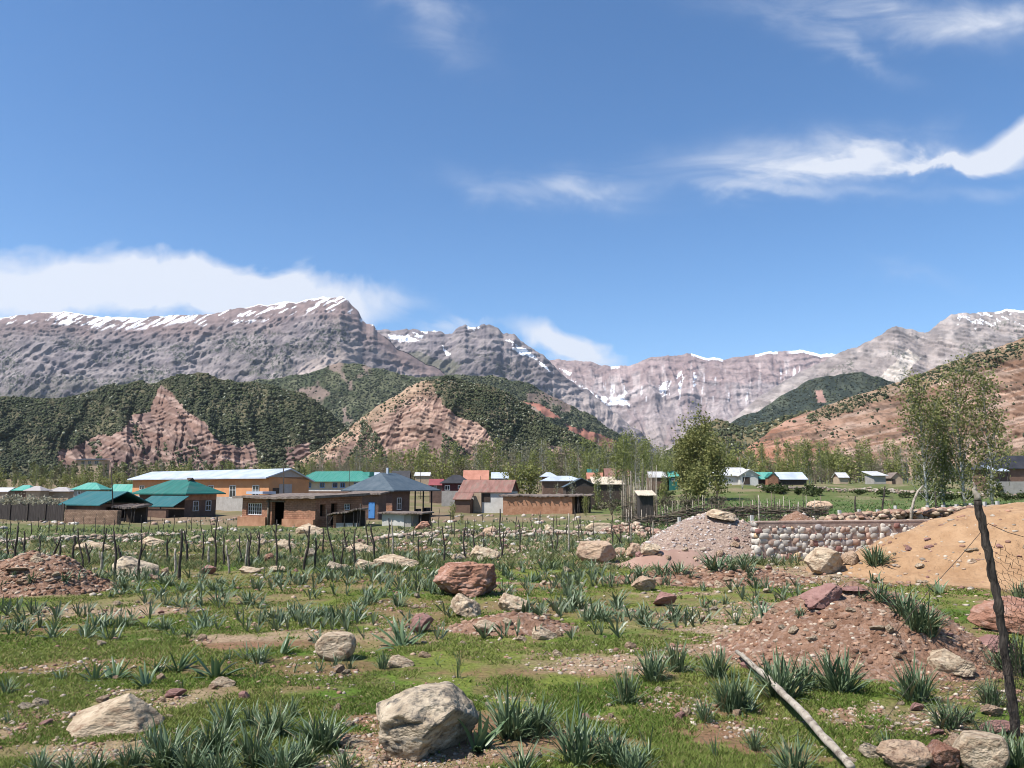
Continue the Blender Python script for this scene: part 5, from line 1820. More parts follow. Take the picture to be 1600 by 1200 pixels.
# ------------------------------------------------------------------ houses
class House:
    """a house set out from its near wall: front-left corner A to front-right corner B (x, y on the ground), walls going back by depth"""
    def __init__(self, name, label, cat, A, B, depth, zb, group=None):
        self.L = math.hypot(B[0] - A[0], B[1] - A[1])
        self.d = depth
        self.rz = math.atan2(B[1] - A[1], B[0] - A[0])
        self.root = empty(name, (A[0], A[1], zb), self.rz)
        self.zb = zb
        tag(self.root, label, cat, group)

    def walls(self, h, m, name='wall', foot=1.5, x0=0, x1=None, y0=0, y1=None, holes=(), rholes=(), th=.28, hollow=False):
        x1 = self.L if x1 is None else x1
        y1 = self.d if y1 is None else y1
        mb = MB()
        if not hollow:
            mb.box(x0, x1, y0, y1, -foot, h)
        else:
            def wall(a, b, fixed, axis, holes):
                us = sorted({a, b, *[q for hh in holes for q in hh[:2]]})
                zs = sorted({-foot, h, *[q for hh in holes for q in hh[2:]]})
                for i in range(len(us) - 1):
                    run = None
                    for j in range(len(zs) - 1):
                        cu, cz = (us[i] + us[i + 1]) / 2, (zs[j] + zs[j + 1]) / 2
                        inh = any(hh[0] < cu < hh[1] and hh[2] < cz < hh[3] for hh in holes)
                        if not inh:
                            run = [zs[j], zs[j + 1]] if run is None else [run[0], zs[j + 1]]
                        if (inh or j == len(zs) - 2) and run:
                            if axis == 'x':
                                mb.box(us[i], us[i + 1], fixed, fixed + th, *run)
                            else:
                                mb.box(fixed, fixed + th, us[i], us[i + 1], *run)
                            run = None
            wall(x0, x1, y0, 'x', holes)
            wall(x0, x1, y1 - th, 'x', [])
            wall(y0 + th, y1 - th, x0, 'y', [])
            wall(y0 + th, y1 - th, x1 - th, 'y', rholes)
        o = mb.build(name, M[m], self.root)
        self.h = h
        return o

    def hip(self, z, rise, m, o=.6, r0=None, r1=None, along='x', th=.12, ry=.5, name='roof', ribs=0, x0=0, x1=None, y0=0, y1=None):
        x1 = self.L if x1 is None else x1
        y1 = self.d if y1 is None else y1
        X0, X1, Y0, Y1 = x0 - o, x1 + o, y0 - o, y1 + o
        if along == 'x':
            a, b = X0 + (X1 - X0) * r0, X0 + (X1 - X0) * r1
            ym = Y0 + (Y1 - Y0) * ry
            top = [(X0, Y0, z), (X1, Y0, z), (X1, Y1, z), (X0, Y1, z), (a, ym, z + rise), (b, ym, z + rise)]
            fs = [(0, 1, 5, 4), (1, 2, 5), (2, 3, 4, 5), (3, 0, 4)]
        else:
            a, b = Y0 + (Y1 - Y0) * r0, Y0 + (Y1 - Y0) * r1
            xm = X0 + (X1 - X0) * ry
            top = [(X0, Y0, z), (X1, Y0, z), (X1, Y1, z), (X0, Y1, z), (xm, a, z + rise), (xm, b, z + rise)]
            fs = [(0, 1, 4), (1, 2, 5, 4), (2, 3, 5), (3, 0, 4, 5)]
        mb = MB().shell(top, fs, th)
        if ribs:
            for k in range(ribs):
                t = (k + .5) / ribs
                x = X0 + (X1 - X0) * t
                if x < a:
                    f = (x - X0) / max(a - X0, 1e-3)
                elif x > b:
                    f = (X1 - x) / max(X1 - b, 1e-3)
                else:
                    f = 1.
                if f < .06:
                    continue
                p0, p1 = Vector((x, Y0, z + .01)), Vector((x, Y0 + (ym - Y0) * f, z + rise * f + .01))
                w = .045
                mb.add([p0 + Vector((-w, 0, 0)), p0 + Vector((w, 0, 0)), p1 + Vector((w, 0, 0)), p1 + Vector((-w, 0, 0)),
                        p0 + Vector((-w, -.0, .09)), p0 + Vector((w, 0, .09)), p1 + Vector((w, 0, .09)), p1 + Vector((-w, 0, .09))],
                       [(4, 5, 6, 7), (0, 4, 7, 3), (1, 2, 6, 5), (0, 1, 5, 4)])
        return mb.build(name, M[m], self.root)

    def gable(self, z, rise, m, wallm=None, o=.5, oe=.35, along='x', ry=.5, zback=None, th=.10, name='roof', x0=0, x1=None, y0=0, y1=None):
        x1 = self.L if x1 is None else x1
        y1 = self.d if y1 is None else y1
        zb_ = z if zback is None else zback
        if along == 'x':
            ym = y0 + (y1 - y0) * ry
            s0 = rise / (ym - y0)
            s1 = (z + rise - zb_) / (y1 - ym)
            top = [(x0 - oe, y0 - o, z - s0 * o), (x1 + oe, y0 - o, z - s0 * o), (x1 + oe, ym, z + rise), (x0 - oe, ym, z + rise), (x1 + oe, y1 + o, zb_ - s1 * o), (x0 - oe, y1 + o, zb_ - s1 * o)]
            top = [(a, b, c + th) for a, b, c in top]
            r = MB().shell(top, [(0, 1, 2, 3), (3, 2, 4, 5)], th).build(name, M[m], self.root)
            if wallm:
                for xx, s in ((x0, 1), (x1, -1)):
                    MB().add([(xx, y0, z), (xx, ym, z + rise - .01), (xx, y1, zb_), (xx + s * .12, y0, z), (xx + s * .12, ym, z + rise - .01), (xx + s * .12, y1, zb_)],
                             [(0, 1, 2), (5, 4, 3), (0, 3, 4, 1), (1, 4, 5, 2), (2, 5, 3, 0)]).build('gable', M[wallm], self.root)
        else:
            xm = (x0 + x1) / 2
            s0 = rise / (xm - x0)
            top = [(x0 - o, y0 - oe, z - s0 * o), (x0 - o, y1 + oe, z - s0 * o), (xm, y1 + oe, z + rise), (xm, y0 - oe, z + rise), (x1 + o, y1 + oe, z - s0 * o), (x1 + o, y0 - oe, z - s0 * o)]
            top = [(a, b, c + th) for a, b, c in top]
            r = MB().shell(top, [(1, 0, 3, 2), (2, 3, 5, 4)], th).build(name, M[m], self.root)
            if wallm:
                MB().add([(x0, y0, z), (x1, y0, z), (xm, y0, z + rise - .01), (x0, y0 + .12, z), (x1, y0 + .12, z), (xm, y0 + .12, z + rise - .01)],
                         [(0, 1, 2), (5, 4, 3), (1, 0, 3, 4), (2, 1, 4, 5), (0, 2, 5, 3)]).build('gable', M[wallm], self.root)
        return r

    def shed(self, x0, x1, y0, y1, z0, z1, m, th=.08, name='roof', axis='y', wav=0, seed=0):
        """a single slope: z0 at the near or left edge, z1 at the far or right edge"""
        rs = random.Random(seed)
        if not wav:
            zz = [z0, z0, z1, z1] if axis == 'y' else [z0, z1, z1, z0]
            top = [(x0, y0, zz[0]), (x1, y0, zz[1]), (x1, y1, zz[2]), (x0, y1, zz[3])]
            return MB().shell(top, [(0, 1, 2, 3)], th).build(name, M[m], self.root)
        n = 40
        top, fs = [], []
        for i in range(n + 1):
            t = i / n
            za, zb_ = (z0, z1) if axis == 'y' else (z0 + (z1 - z0) * t,) * 2
            x = x0 + (x1 - x0) * t
            top += [(x, y0 + rs.uniform(-wav, wav) * 1.5, za + rs.uniform(-wav, wav) + math.sin(t * 9) * wav), (x, y1, zb_ + rs.uniform(-wav, wav))]
        for i in range(n):
            fs.append((2 * i, 2 * i + 2, 2 * i + 3, 2 * i + 1))
        return MB().shell(top, fs, th).build(name, M[m], self.root)

    def _f(self, face):
        L, d = self.L, self.d
        return {'front': lambda u, v, z: (u, -v, z), 'right': lambda u, v, z: (L + v, u, z), 'left': lambda u, v, z: (-v, d - u, z)}[face]

    def win(self, face, u, z, w, h, cols=2, rows=1, fm='white_frame', off=0., bar=.06, transom=None, pane='glass'):
        f = self._f(face)
        mb = MB()

        def bx(u0, u1, z0, z1, v0, v1):
            P = [f(a, b, c) for a, b, c in ((u0, v0, z0), (u1, v0, z0), (u1, v1, z0), (u0, v1, z0), (u0, v0, z1), (u1, v0, z1), (u1, v1, z1), (u0, v1, z1))]
            return P, [(3, 2, 1, 0), (4, 5, 6, 7), (0, 1, 5, 4), (1, 2, 6, 5), (2, 3, 7, 6), (3, 0, 4, 7)]
        v1 = off + .06
        mb.add(*bx(u, u + bar, z, z + h, off - .02, v1)).add(*bx(u + w - bar, u + w, z, z + h, off - .02, v1))
        mb.add(*bx(u + bar, u + w - bar, z, z + bar, off - .02, v1)).add(*bx(u + bar, u + w - bar, z + h - bar, z + h, off - .02, v1))
        for i in range(1, cols):
            x = u + w * i / cols
            mb.add(*bx(x - bar * .4, x + bar * .4, z + bar, z + h - bar, off - .02, v1 - .01))
        for j in range(1, rows):
            y = z + h * j / rows
            mb.add(*bx(u + bar, u + w - bar, y - bar * .35, y + bar * .35, off - .02, v1 - .016))
        if transom:
            y = z + h * transom
            mb.add(*bx(u + bar, u + w - bar, y - bar * .5, y + bar * .5, off - .02, v1 - .013))
        o = mb.build('window', M[fm], self.root)
        if pane:
            MB().add(*bx(u + bar * .5, u + w - bar * .5, z + bar * .5, z + h - bar * .5, off - .03, off + .02)).build('pane', M[pane], o)
        return o

    def panel(self, face, u, z, w, h, m, name, proud=.05):
        f = self._f(face)
        P = [f(a, b, c) for a, b, c in ((u, -.02, z), (u + w, -.02, z), (u + w, proud, z), (u, proud, z), (u, -.02, z + h), (u + w, -.02, z + h), (u + w, proud, z + h), (u, proud, z + h))]
        return MB().add(P, [(3, 2, 1, 0), (4, 5, 6, 7), (0, 1, 5, 4), (1, 2, 6, 5), (2, 3, 7, 6), (3, 0, 4, 7)]).build(name, M[m], self.root)

    def box(self, x0, x1, y0, y1, z0, z1, m, name):
        return MB().box(x0, x1, y0, y1, z0, z1).build(name, M[m], self.root)

    def post(self, x, y, z0, z1, r=.07, m='dark_wood', name='post'):
        return MB().tube([(x, y, z0), (x, y, z1)], [r, r * .9], 6).build(name, M[m], self.root, True)


def XY(px, Y):
    return float(ue(px, HOR)[0]) * Y, Y


def zat(py, Y):
    return CZ + float(ue(800, py)[1]) * Y


def gz1(px, Y):
    x, y = XY(px, Y)
    return float(gh0(x, y))


HG = 'houses of the village'
# 1 the long orange hall
zb = gz1(420, 103)
H = House('orange_hall', 'long orange plastered hall with pale metal gable roof', 'building', XY(207, 125), XY(420, 103), 6.4, zb, HG)
e = zat(745, 103) - zb
pl_ = zat(777, 103) - zb
H.walls(pl_ - .0, 'grey_wall', 'plinth', 1.5, -.04, H.L + .04, -.04, H.d + .04)
MB().box(0, H.L, 0, H.d, pl_ + .002, e).build('wall', M['orange'], H.root)
H.gable(e, 1.0, 'grey_roof', 'gable_grey', .75, .35, 'x', .5, e - .35, .16)
for px in (222, 330, 364, 400, 295, 258):
    u_ = float(ue(px, HOR)[0])
    A_, B_ = XY(207, 125), XY(420, 103)
    t = (A_[0] - u_ * A_[1]) / ((A_[0] - u_ * A_[1]) - (B_[0] - u_ * B_[1]))
    H.win('front', t * H.L - .75, e - 2.75, 1.5, 1.65, 2, 1, transom=.62)
H.panel('right', 1.6, pl_ - .3, 2.0, 2.0, 'gable_grey', 'side_door')
H.panel('right', .6, pl_ - .3, 1.0, 1.5, 'dark_inside', 'hatch')

# 2 the green roofed house
Y0 = 88
zb = gz1(280, Y0)
H = House('green_roof_house', 'mud house with deep green hip roof and side porch, before the orange hall', 'house', XY(219, 90), XY(290, 88), 5.2, zb, HG)
e = zat(771, Y0) - zb
H.walls(e, 'dark_mud', foot=1.2)
H.hip(e, 1.55, 'green_roof', .75, .36, .70, 'x', .12)
H.panel('right', .02, e - .75, H.d - .04, .62, 'mud', 'plaster_band', .04)
H.win('right', 1.3, e - 2.0, .9, 1.15, 2, 2)
H.win('right', 3.4, e - 2.0, .9, 1.15, 2, 2)
H.shed(2.4, H.L + 1.2, -3.1, -.76, e - 1.35, e - .25, 'green_roof2', .08, 'porch_roof')
H.box(-.2, 2.4, -2.9, -2.5, -1.2, e - 1.6, 'mud_brick', 'yard_wall')
H.box(2.41, H.L + .1, -2.9, -2.5, -1.2, e - 1.62, 'dark_mud', 'porch_wall')
for x in (0.2, 1.7, 3.4, 5.2):
    H.post(x, -2.35, -.5, e - 1.2)
MB().add([(H.L * .74 + .2, 2.0, e + 1.38), (H.L * .74 + .2, 3.2, e + 1.38), (H.L * .74 + .35, 2.6, e + 1.78), (H.L * .74 - .5, 2.6, e + 1.78)], [(0, 1, 2), (0, 2, 3), (1, 3, 2), (0, 3, 1)]).build('gablet', M['dark_inside'], H.root)

# 3 the green barn
zb = gz1(150, 76)
H = House('green_roof_barn', 'open barn with blue-green gable roof, left of the green house', 'barn', XY(106, 78), XY(158, 75), 4.6, zb, HG)
e = zat(787, 75) - zb
H.walls(e - .02, 'dark_mud', foot=1.0, hollow=True, rholes=[(.6, 4.0, .3, e - .3)])
H.gable(e, 1.05, 'green_roof2', None, .45, .7, 'x', .5, None, .10)
zb = gz1(150, 70)
H = House('yard_wall', 'rough low wall of mud and stone below the green barn', 'wall', XY(104, 71), XY(186, 69), .45, zb)
stone_row('stones', None, [(0, 0, 0)] * 2, 0, .1, .2, [0, 0], np.random.default_rng(1), None, [[.3, .2, .15]]) if False else None
H.walls(zat(797, 70) - zb, 'stone_mud', foot=.8)
zb = gz1(200, 71)
H = House('lean_to', 'dark sagging lean-to of earth and poles beside the green barn', 'shed', XY(184, 71), XY(214, 70.6), 1.7, zb)
e = zat(792, 70) - zb
H.walls(e, 'dark_inside', foot=.6, y0=1.4)
H.shed(-.3, H.L + .3, -.3, 1.8, e, e + .2, 'thatch', .16, 'roof', 'y', .05, 3)
for x in (.1, .9, 1.6, H.L - .1):
    H.post(x, 0, -.5, e, .06)

# 4 dark plank fence at the left
zb = gz1(50, 76)
H = House('plank_fence', 'dark plank fence running in from the left edge', 'fence', XY(-60, 80), XY(103, 76), .06, zb)
e = zat(787, 77) - zb
mb = MB()
rs = random.Random(2)
xx = 0.
while xx < H.L:
    wd = rs.uniform(.14, .26)
    mb.box(xx, xx + wd - rs.uniform(.004, .02), rs.uniform(-.012, .0), .03, -.6, e * rs.uniform(.88, 1.06))
    xx += wd
mb.build('boards', M['dark_plank'], H.root)
for k in range(7):
    H.box(H.L * k / 6 - .05, H.L * k / 6 + .05, -.09, -.014, -.6, e + .02, 'dark_wood', 'post')

# 5 the mud brick house
zb = zat(827, 60)
H = House('mud_brick_house', 'flat-roofed mud brick house with white lattice window and dark doorway', 'house', XY(380, 64), XY(494, 60), 5.3, zb, HG)
e = zat(777, 60) - zb
Lm = H.L
wx0, wx1, dx0, dx1 = Lm * .06, Lm * .28, Lm * .42, Lm * .585
H.walls(e, 'mud_brick', foot=.8, hollow=True, holes=[(wx0, wx1, .95, 1.9), (dx0, dx1, .12, 2.0)], rholes=[(.5, 1.1, .95, 1.85), (1.7, 2.4, .2, 1.9), (3.2, 4.0, 1.35, 1.85)], th=.34)
H.box(.36, Lm - .36, .36, H.d - .36, -.3, .08, 'dark_inside', 'floor')
H.box(.36, Lm - .36, 2.9, 3.1, .085, e - .02, 'dark_inside', 'partition')
H.win('front', wx0, .95, wx1 - wx0, .95, 7, 3, off=-.22, bar=.05, pane='glass')
H.win('right', 3.2, 1.35, .8, .5, 4, 2, off=-.2, bar=.05, pane='glass')
H.post(dx0 - .28, -.1, -.3, e - .1, .09, 'bark_brown', 'door_post')
H.box(dx0 - .6, dx1 + .1, -.09, .0, 2.0, 2.12, 'bark_brown', 'lintel')
H.box(-.15, dx0 - .35, -.32, -.002, -.8, .82, 'mud', 'wall_base')
H.box(dx1 + .02, Lm - .0, -.2, -.002, -.8, .72, 'mud', 'wall_base')
H.shed(-.6, Lm + .45, -.55, H.d + .4, e + .06, e + .26, 'thatch', .18, 'roof', 'y', .03, 9)
MB().box(-.3, 1.6, .6, 2.0, e + .22, e + .42).build('stacked_sheets', M['grey_roof'], H.root)

# 6 lean-to shelter against its right end
zb = zat(826, 59)
H = House('shelter', 'low animal shelter with sagging sloped roof, right of the mud brick house', 'shed', XY(520, 59.0), XY(562, 58.8), 1.7, zb)
H.walls(1.3, 'dark_inside', foot=.6, y0=1.5)
H.shed(-.25, H.L + .2, -.4, 1.8, 1.05, 1.50, 'thatch', .10, 'roof', 'x', .04, 12)
H.box(.12, .34, -.05, 1.48, -.5, 1.0, 'mud_brick', 'end_wall')
H.box(.35, H.L, -.05, .12, -.5, .42, 'grey_wall', 'low_wall')
for x in (1.0, 1.7, H.L - .05):
    H.post(x, -.12, -.4, 1.5, .05)
H.post(H.L + .12, -.1, -.4, 1.85, .06)

# 7 the grey hip roofed house and its wing with the blue door
zb = gz1(610, 84)
H = House('grey_roof_house', 'brick house with slate-blue hip roof and open porch on its right', 'house', XY(547, 86.4), XY(613, 84), 8.2, zb, HG)
e = zat(766, 84) - zb
H.walls(e, 'dark_brick', foot=1.2, y1=3.4)
H.box(0, 2.0, 3.41, H.d, -1, e, 'dark_brick', 'back_wall')
H.hip(e, 1.95, 'slate_roof', .7, .36, .66, 'y', .12, .40)
H.win('right', .9, e - 2.1, .8, 1.3, 2, 2)
H.box(H.L - 1.7, H.L + .12, -.14, -.003, -1.2, 1.4, 'mud_brick', 'patched_wall')
for y in (4.6, 6.3, 8.1):
    H.post(H.L - .05, y, -1, e, .09)
H.box(2.0, H.L + .3, 3.41, H.d + .3, -1.4, .12, 'mud', 'porch_floor')
H.box(H.L * .42 - .1, H.L * .42 + .1, 3.6, 3.8, e + 1.4, e + 2.5, 'grey_roof', 'flue')
H.box(H.L - .5, H.L - .1, 5.2, 6.0, .122, .9, 'dark_plank', 'porch_box')
H.box(H.L - .6, H.L - .05, 7.0, 7.9, .122, 1.0, 'dark_plank', 'porch_box')
zb = gz1(570, 78)
H = House('house_wing', 'low flat-roofed brick wing with a bright blue door', 'house', XY(548, 78.6), XY(592, 78.2), 2.6, zb, HG)
e = zat(772, 78) - zb
H.walls(e, 'dark_brick', foot=1)
H.shed(-.5, H.L + .3, -.4, 2.8, e + .05, e + .3, 'thatch', .14, 'roof', 'y', .02, 5)
w_ = H.L
d_ = H.panel('front', w_ * .66, .1, w_ * .21, 1.55, 'blue_door', 'door', .06)
MB().box(w_ * .68, w_ * .70, -.10, -.061, .85, .92).build('handle', M['dark_wood'], d_)

# 8 the white animal pen
zb = zat(822, 62)
H = House('animal_pen', 'low whitewashed pen with a slab roof and dark opening', 'pen', XY(598, 63), XY(660, 62), 1.8, zb)
e = .95
H.walls(e, 'white_wall', foot=.6, x1=1.9)
H.box(1.905, 2.5, .05, 1.8, -.6, e, 'grey_wall', 'stone_end')
H.box(2.51, H.L, 1.5, 1.8, -.6, e, 'dark_inside', 'back_wall')
H.shed(-.3, H.L + .2, -.3, 2.0, e + .06, e + .12, 'thatch', .10, 'roof', 'y', .03, 2)
H.post(H.L - .05, -.1, -.5, e, .06)

# 9 turquoise roofed long building
zb = zat(765, 150)
H = House('turquoise_roof_building', 'long beige building with a bright turquoise ribbed roof', 'building', XY(470, 152), XY(567, 148), 7, zb, HG)
e = zat(751.5, 149) - zb
H.walls(e, 'beige', foot=.0)
H.walls(.0, 'white_wall', 'plinth', .3, -.05, H.L + .05, -.05)
H.box(-1, H.L + 1, -.5, H.d, -4, -.31, 'dark_mud', 'terrace_wall')
H.hip(e, 1.9, 'turq_roof', .85, .12, .80, 'x', .12, .5, 'roof', 34)
for px in (483, 504, 524, 536, 557):
    H.win('front', (px - 470) / 97 * H.L - .5, e - 1.25, 1.0, .95, 2, 1, 'blue_door', bar=.09)
MB().box(H.L * .86, H.L * .98, 3, 5, e + .9, e + 1.75).build('roof_dormer', M['turq_roof'], H.root)


def small(label, x0, x1, yb, ye, yr, Y, roofm, wallm, kind='hip', r=(.25, .75), dep=None, wins=(), name='village_house', cat='house', skew=0., foot=3.0, over=.4, door=None, gm='dark_mud'):
    """a house seen from afar: roof columns x0..x1, rows ridge yr, eave ye, foot yb"""
    zb = zat(yb, Y)
    w = (x1 - x0) / F * Y
    m = (over / w) * (x1 - x0)
    H = House(name, label, cat, XY(x0 + m, Y + skew), XY(x1 - m, Y - skew), dep or max(w * .6, 3.), zb, HG)
    e = zat(ye, Y) - zb
    rise = max(zat(yr, Y + H.d * .5) - zat(ye, Y), .4)
    H.walls(e, wallm, foot=foot)
    if kind == 'hip':
        H.hip(e, rise, roofm, over, r[0], r[1], 'x', .1)
    elif kind == 'gable':
        H.gable(e, rise, roofm, gm, over * .7, over * .6, 'x', .5)
    elif kind == 'front':
        H.gable(e, rise, roofm, gm, over * .7, over * .6, 'y')
    elif kind == 'shed':
        H.shed(-over, H.L + over, -over, H.d + over, e + .02, e + rise, roofm, .1)
    for (px, wp, top, hp) in wins:
        u_ = (px - x0 - m) / (x1 - x0 - 2 * m) * H.L
        ww, hh = wp / F * Y, hp / F * Y
        H.win('front', u_ - ww / 2, zat(top, Y) - zb - hh, ww, hh, 2, 1, bar=.08)
    if door:
        px, wp, hp = door
        u_ = (px - x0 - m) / (x1 - x0 - 2 * m) * H.L
        H.panel('front', u_ - wp / F * Y / 2, 0, wp / F * Y, hp / F * Y, 'dark_inside', 'doorway')  # no opening: a dark plate painted as the shade of a doorway
    return H


small('small house with whitish metal roof just right of the turquoise building', 571, 598, 752, 745, 738, 190, 'grey_roof', 'grey_wall', 'hip')
small('house with charcoal roof peeping above the slate-blue roof', 610, 641, 752, 746, 736, 185, 'black_roof', 'dark_mud', 'gable', (.2, .8))
small('distant house with whitish sheet roof among bare trees', 646, 673, 750, 743, 738.5, 200, 'white_roof', 'tan_wall', 'gable')
small('house with crimson roof left of the charcoal roofed one', 668, 694, 768, 757, 749, 150, 'red_roof', 'dark_brick', 'gable', wins=[(680, 4, 758, 5)])
H = small('maroon-walled house with charcoal hip roof and two white windows', 687, 736, 776, 754.5, 742, 128, 'black_roof', 'maroon_wall', 'hip', (.4, .62), wins=[(699, 8, 758, 8), (719, 7, 758, 6)])
H.walls(zat(767, 128) - H.zb, 'grey_wall', 'plinth', 2.5, -.06, H.L + .06, -.06, H.d + .06)
small('house with salmon red roof behind the brown roofed one', 722, 765, 756, 748, 735.5, 165, 'salmon_roof', 'tan_wall', 'gable')
small('small house with pale blue-grey roof between the trees', 766, 796, 756, 746.5, 738.5, 170, 'grey_roof', 'grey_wall', 'gable', wins=[(775, 5, 748, 5)])
# the brown roofed house with its lean-to
H = small('low house with broad red-brown gable roof and lean-to porch', 714, 802, 788, 768, 751, 102, 'brown_roof', 'white_wall', 'gable', dep=5.5, skew=.6)
z_ = lambda py, Y=100: zat(py, Y) - H.zb
H.shed(-.4, 2.0, -2.2, -.5, z_(780), z_(769.5), 'brown_roof', .08, 'porch_roof')
H.box(-.2, 1.8, -1.9, -.06, -1.5, z_(779.5), 'dark_mud', 'porch_wall')
H.box(1.9, 2.9, -.3, -.03, -1, z_(770), 'tan_wall', 'front_wall')
H.panel('front', 2.95, .3, 1.1, z_(771) - .3, 'dark_inside', 'doorway', .04)  # dark plate on the wall, painted as the shade of an opening
# the long mud shed
zb = zat(799, 97)
H = House('mud_shed', 'long mud-walled shed with wavy earth roof and beam ends in a row', 'shed', XY(786, 98.5), XY(918, 96.5), 4, zb, HG)
e = zat(776, 97) - zb
H.walls(e, 'mud', foot=1.2, x1=H.L - 1.9)
H.walls(e, 'dark_inside', 'back_wall', 1.0, H.L - 1.899, H.L, 3.2)
H.shed(-.5, H.L + .5, -.30, 4.3, e + .14, e + .3, 'thatch', .15, 'roof', 'y', .07, 14)
for k in range(15):
    x = .35 + k * (H.L - 2.6) / 14
    MB().tube([(x, -.46, e - .07), (x, .1, e - .05)], [.055, .06], 6).build('beam_end', M['bark_brown'], H.root, True)
for x in (H.L - 1.2, H.L - .5, H.L + .1):
    H.post(x, .1, -.8, e + .02, .09)
small('house with light grey hip roof right of the mud shed', 845, 913, 764, 751, 743.5, 135, 'grey_roof', 'dark_mud', 'hip', (.25, .7))
small('pale hip roof rising behind the light grey roof', 844, 872, 752, 744.5, 738, 150, 'grey_roof', 'dark_mud', 'hip', (.35, .6))
small('dark open shed with grey gable roof behind poplar trunks', 880, 938, 777, 760, 748, 118, 'slate_roof', 'dark_inside', 'front', dep=6, gm='dark_plank')  # solid box, the shade of the open shed is put into its wall colour
small('tiny house with green roof far among poplars', 917, 936, 746, 739, 733.5, 230, 'green_roof', 'tan_wall', 'gable')
small('house with faded salmon roof left of the brown roof', 916, 946, 755, 747, 739, 200, 'salmon_roof', 'tan_wall', 'gable')
small('house with dull brown roof behind the tan sheet roof', 944, 986, 752, 743.5, 732.5, 180, 'brown_roof', 'tan_wall', 'gable')
small('open shed with tan sheet roof below the brown roofed house', 926, 976, 766, 756.5, 744.5, 150, 'tan_roof', 'dark_inside', 'shed', dep=5)  # walls are closed; their dark colour stands in for shade under the roof
small('corrugated whitish shed among poplars', 1012, 1044, 754, 745, 737.5, 172, 'white_roof', 'dark_mud', 'gable')
small('small green-walled house with turquoise roof behind the bushy tree', 1043, 1063, 756, 744, 737, 172, 'turq_roof', 'green_roof', 'gable', wins=[(1052, 4, 747, 5)])
# tan roofed hut
zb = gz1(1010, 60)
H = House('hut', 'small dark hut with tan sheet roof above the brushwood tangle', 'hut', XY(999, 60), XY(1020, 60), 1.4, zb)
e = zat(774, 60) - zb
H.walls(e, 'dark_plank', foot=.8)
H.shed(-.15, H.L + .25, -.25, 1.6, e + .03, e + .38, 'tan_roof', .06, 'roof', 'y', .02, 4)
# right-hand group
H = small('white house with whitish hip roof and gabled entrance', 1117, 1186, 757, 743, 730.5, 142, 'white_roof', 'white_wall', 'hip', (.25, .75), dep=6, wins=[(1134, 5, 746, 6)])
a_ = (1153 - 1117) / 69 * H.L
H.gable(zat(743, 141) - H.zb, 1.05, 'white_roof', 'white_wall', .25, .3, 'y', x0=a_, x1=H.L + .1, y0=-1.4, y1=3, name='entrance_roof')
H.box(a_ + .1, H.L - .1, -1.3, -.01, -2, zat(743, 141) - H.zb - .02, 'white_wall', 'entrance')
H.panel('front', a_ + .6, 0, 1.2, 1.3, 'dark_inside', 'doorway', 1.36)  # dark block painted as the shade inside the entrance
small('little shed with pale turquoise roof, dark open front', 1183, 1213, 757, 747.5, 738.5, 142, 'turq_roof', 'dark_inside', 'gable')  # closed walls, the open front is only shade painted as dark colour
small('small bare brick store between the turquoise and blue-white roofs', 1199, 1218, 758, 746, 740, 140.5, 'green_roof', 'mud_brick', 'front', over=.15, gm='mud_brick')
small('long shed with blue-white metal roof and dark front', 1217, 1264, 759, 748.5, 738.5, 141, 'grey_roof', 'dark_plank', 'gable', dep=5)
small('low whitish shed half hidden by poplars', 1309, 1329, 752, 745.5, 739, 155, 'white_roof', 'tan_wall', 'gable')
small('grey board shed with slanting pale roof', 1363, 1388, 756, 743, 736, 155, 'white_roof', 'grey_wall', 'shed', dep=4)
small('small tan gabled shed with dark roof edge', 1391, 1414, 756, 746, 739, 156, 'thatch', 'tan_wall', 'front', gm='tan_wall', door=(1397, 5, 7))
H = small('dark-roofed house on stone terrace at the right edge', 1553, 1660, 752, 732, 712, 120, 'black_roof', 'dark_mud', 'hip', (.18, .8), dep=6)
H.shed(-1.4, 1.2, -1.6, 1.2, zat(736, 120) - H.zb, zat(727, 120) - H.zb, 'grey_roof', .08, 'porch_roof')
for x in (-.9, 1.0):
    H.post(x, -1.3, -1, zat(736, 120) - H.zb, .08)
H.box(-1.5, H.L + 1, -2.4, -.02, -3.0, -.05, 'grey_wall', 'terrace')
# left-hand group
small('low house with whitish roof at the left edge', -30, 16, 773, 768, 762.5, 150, 'white_roof', 'tan_wall', 'gable')
small('house with dull teal roof at far left', 20, 48, 775, 766, 758, 150, 'turq_roof', 'dark_mud', 'hip', (.3, .7))
small('house with grey hip roof beside the dull teal one', 38, 66, 775, 766.5, 759.5, 146, 'gable_grey', 'tan_wall', 'hip', (.3, .6))
small('low house with grey roof between blossoming bushes', 74, 111, 776, 767.5, 761, 150, 'gable_grey', 'tan_wall', 'hip', (.3, .6))
small('little pale house with light green hip roof behind the barn', 112, 159, 782, 764.5, 754, 128, 'turq_roof', 'grey_wall', 'hip', (.36, .64), wins=[(124, 5, 767, 6)])
small('shed with green and white roof left of the orange hall', 169, 209, 782, 768, 757.5, 131, 'turq_roof', 'dark_inside', 'gable')
small('pale house with a flat dark roof high on the green hillside', 113, 161, 728, 718.5, 716, 800, 'black_roof', 'tan_wall', 'shed', dep=14, over=2.0, foot=14, wins=[(127, 5, 720, 5), (137, 5, 720, 5), (148, 6, 720, 5)])

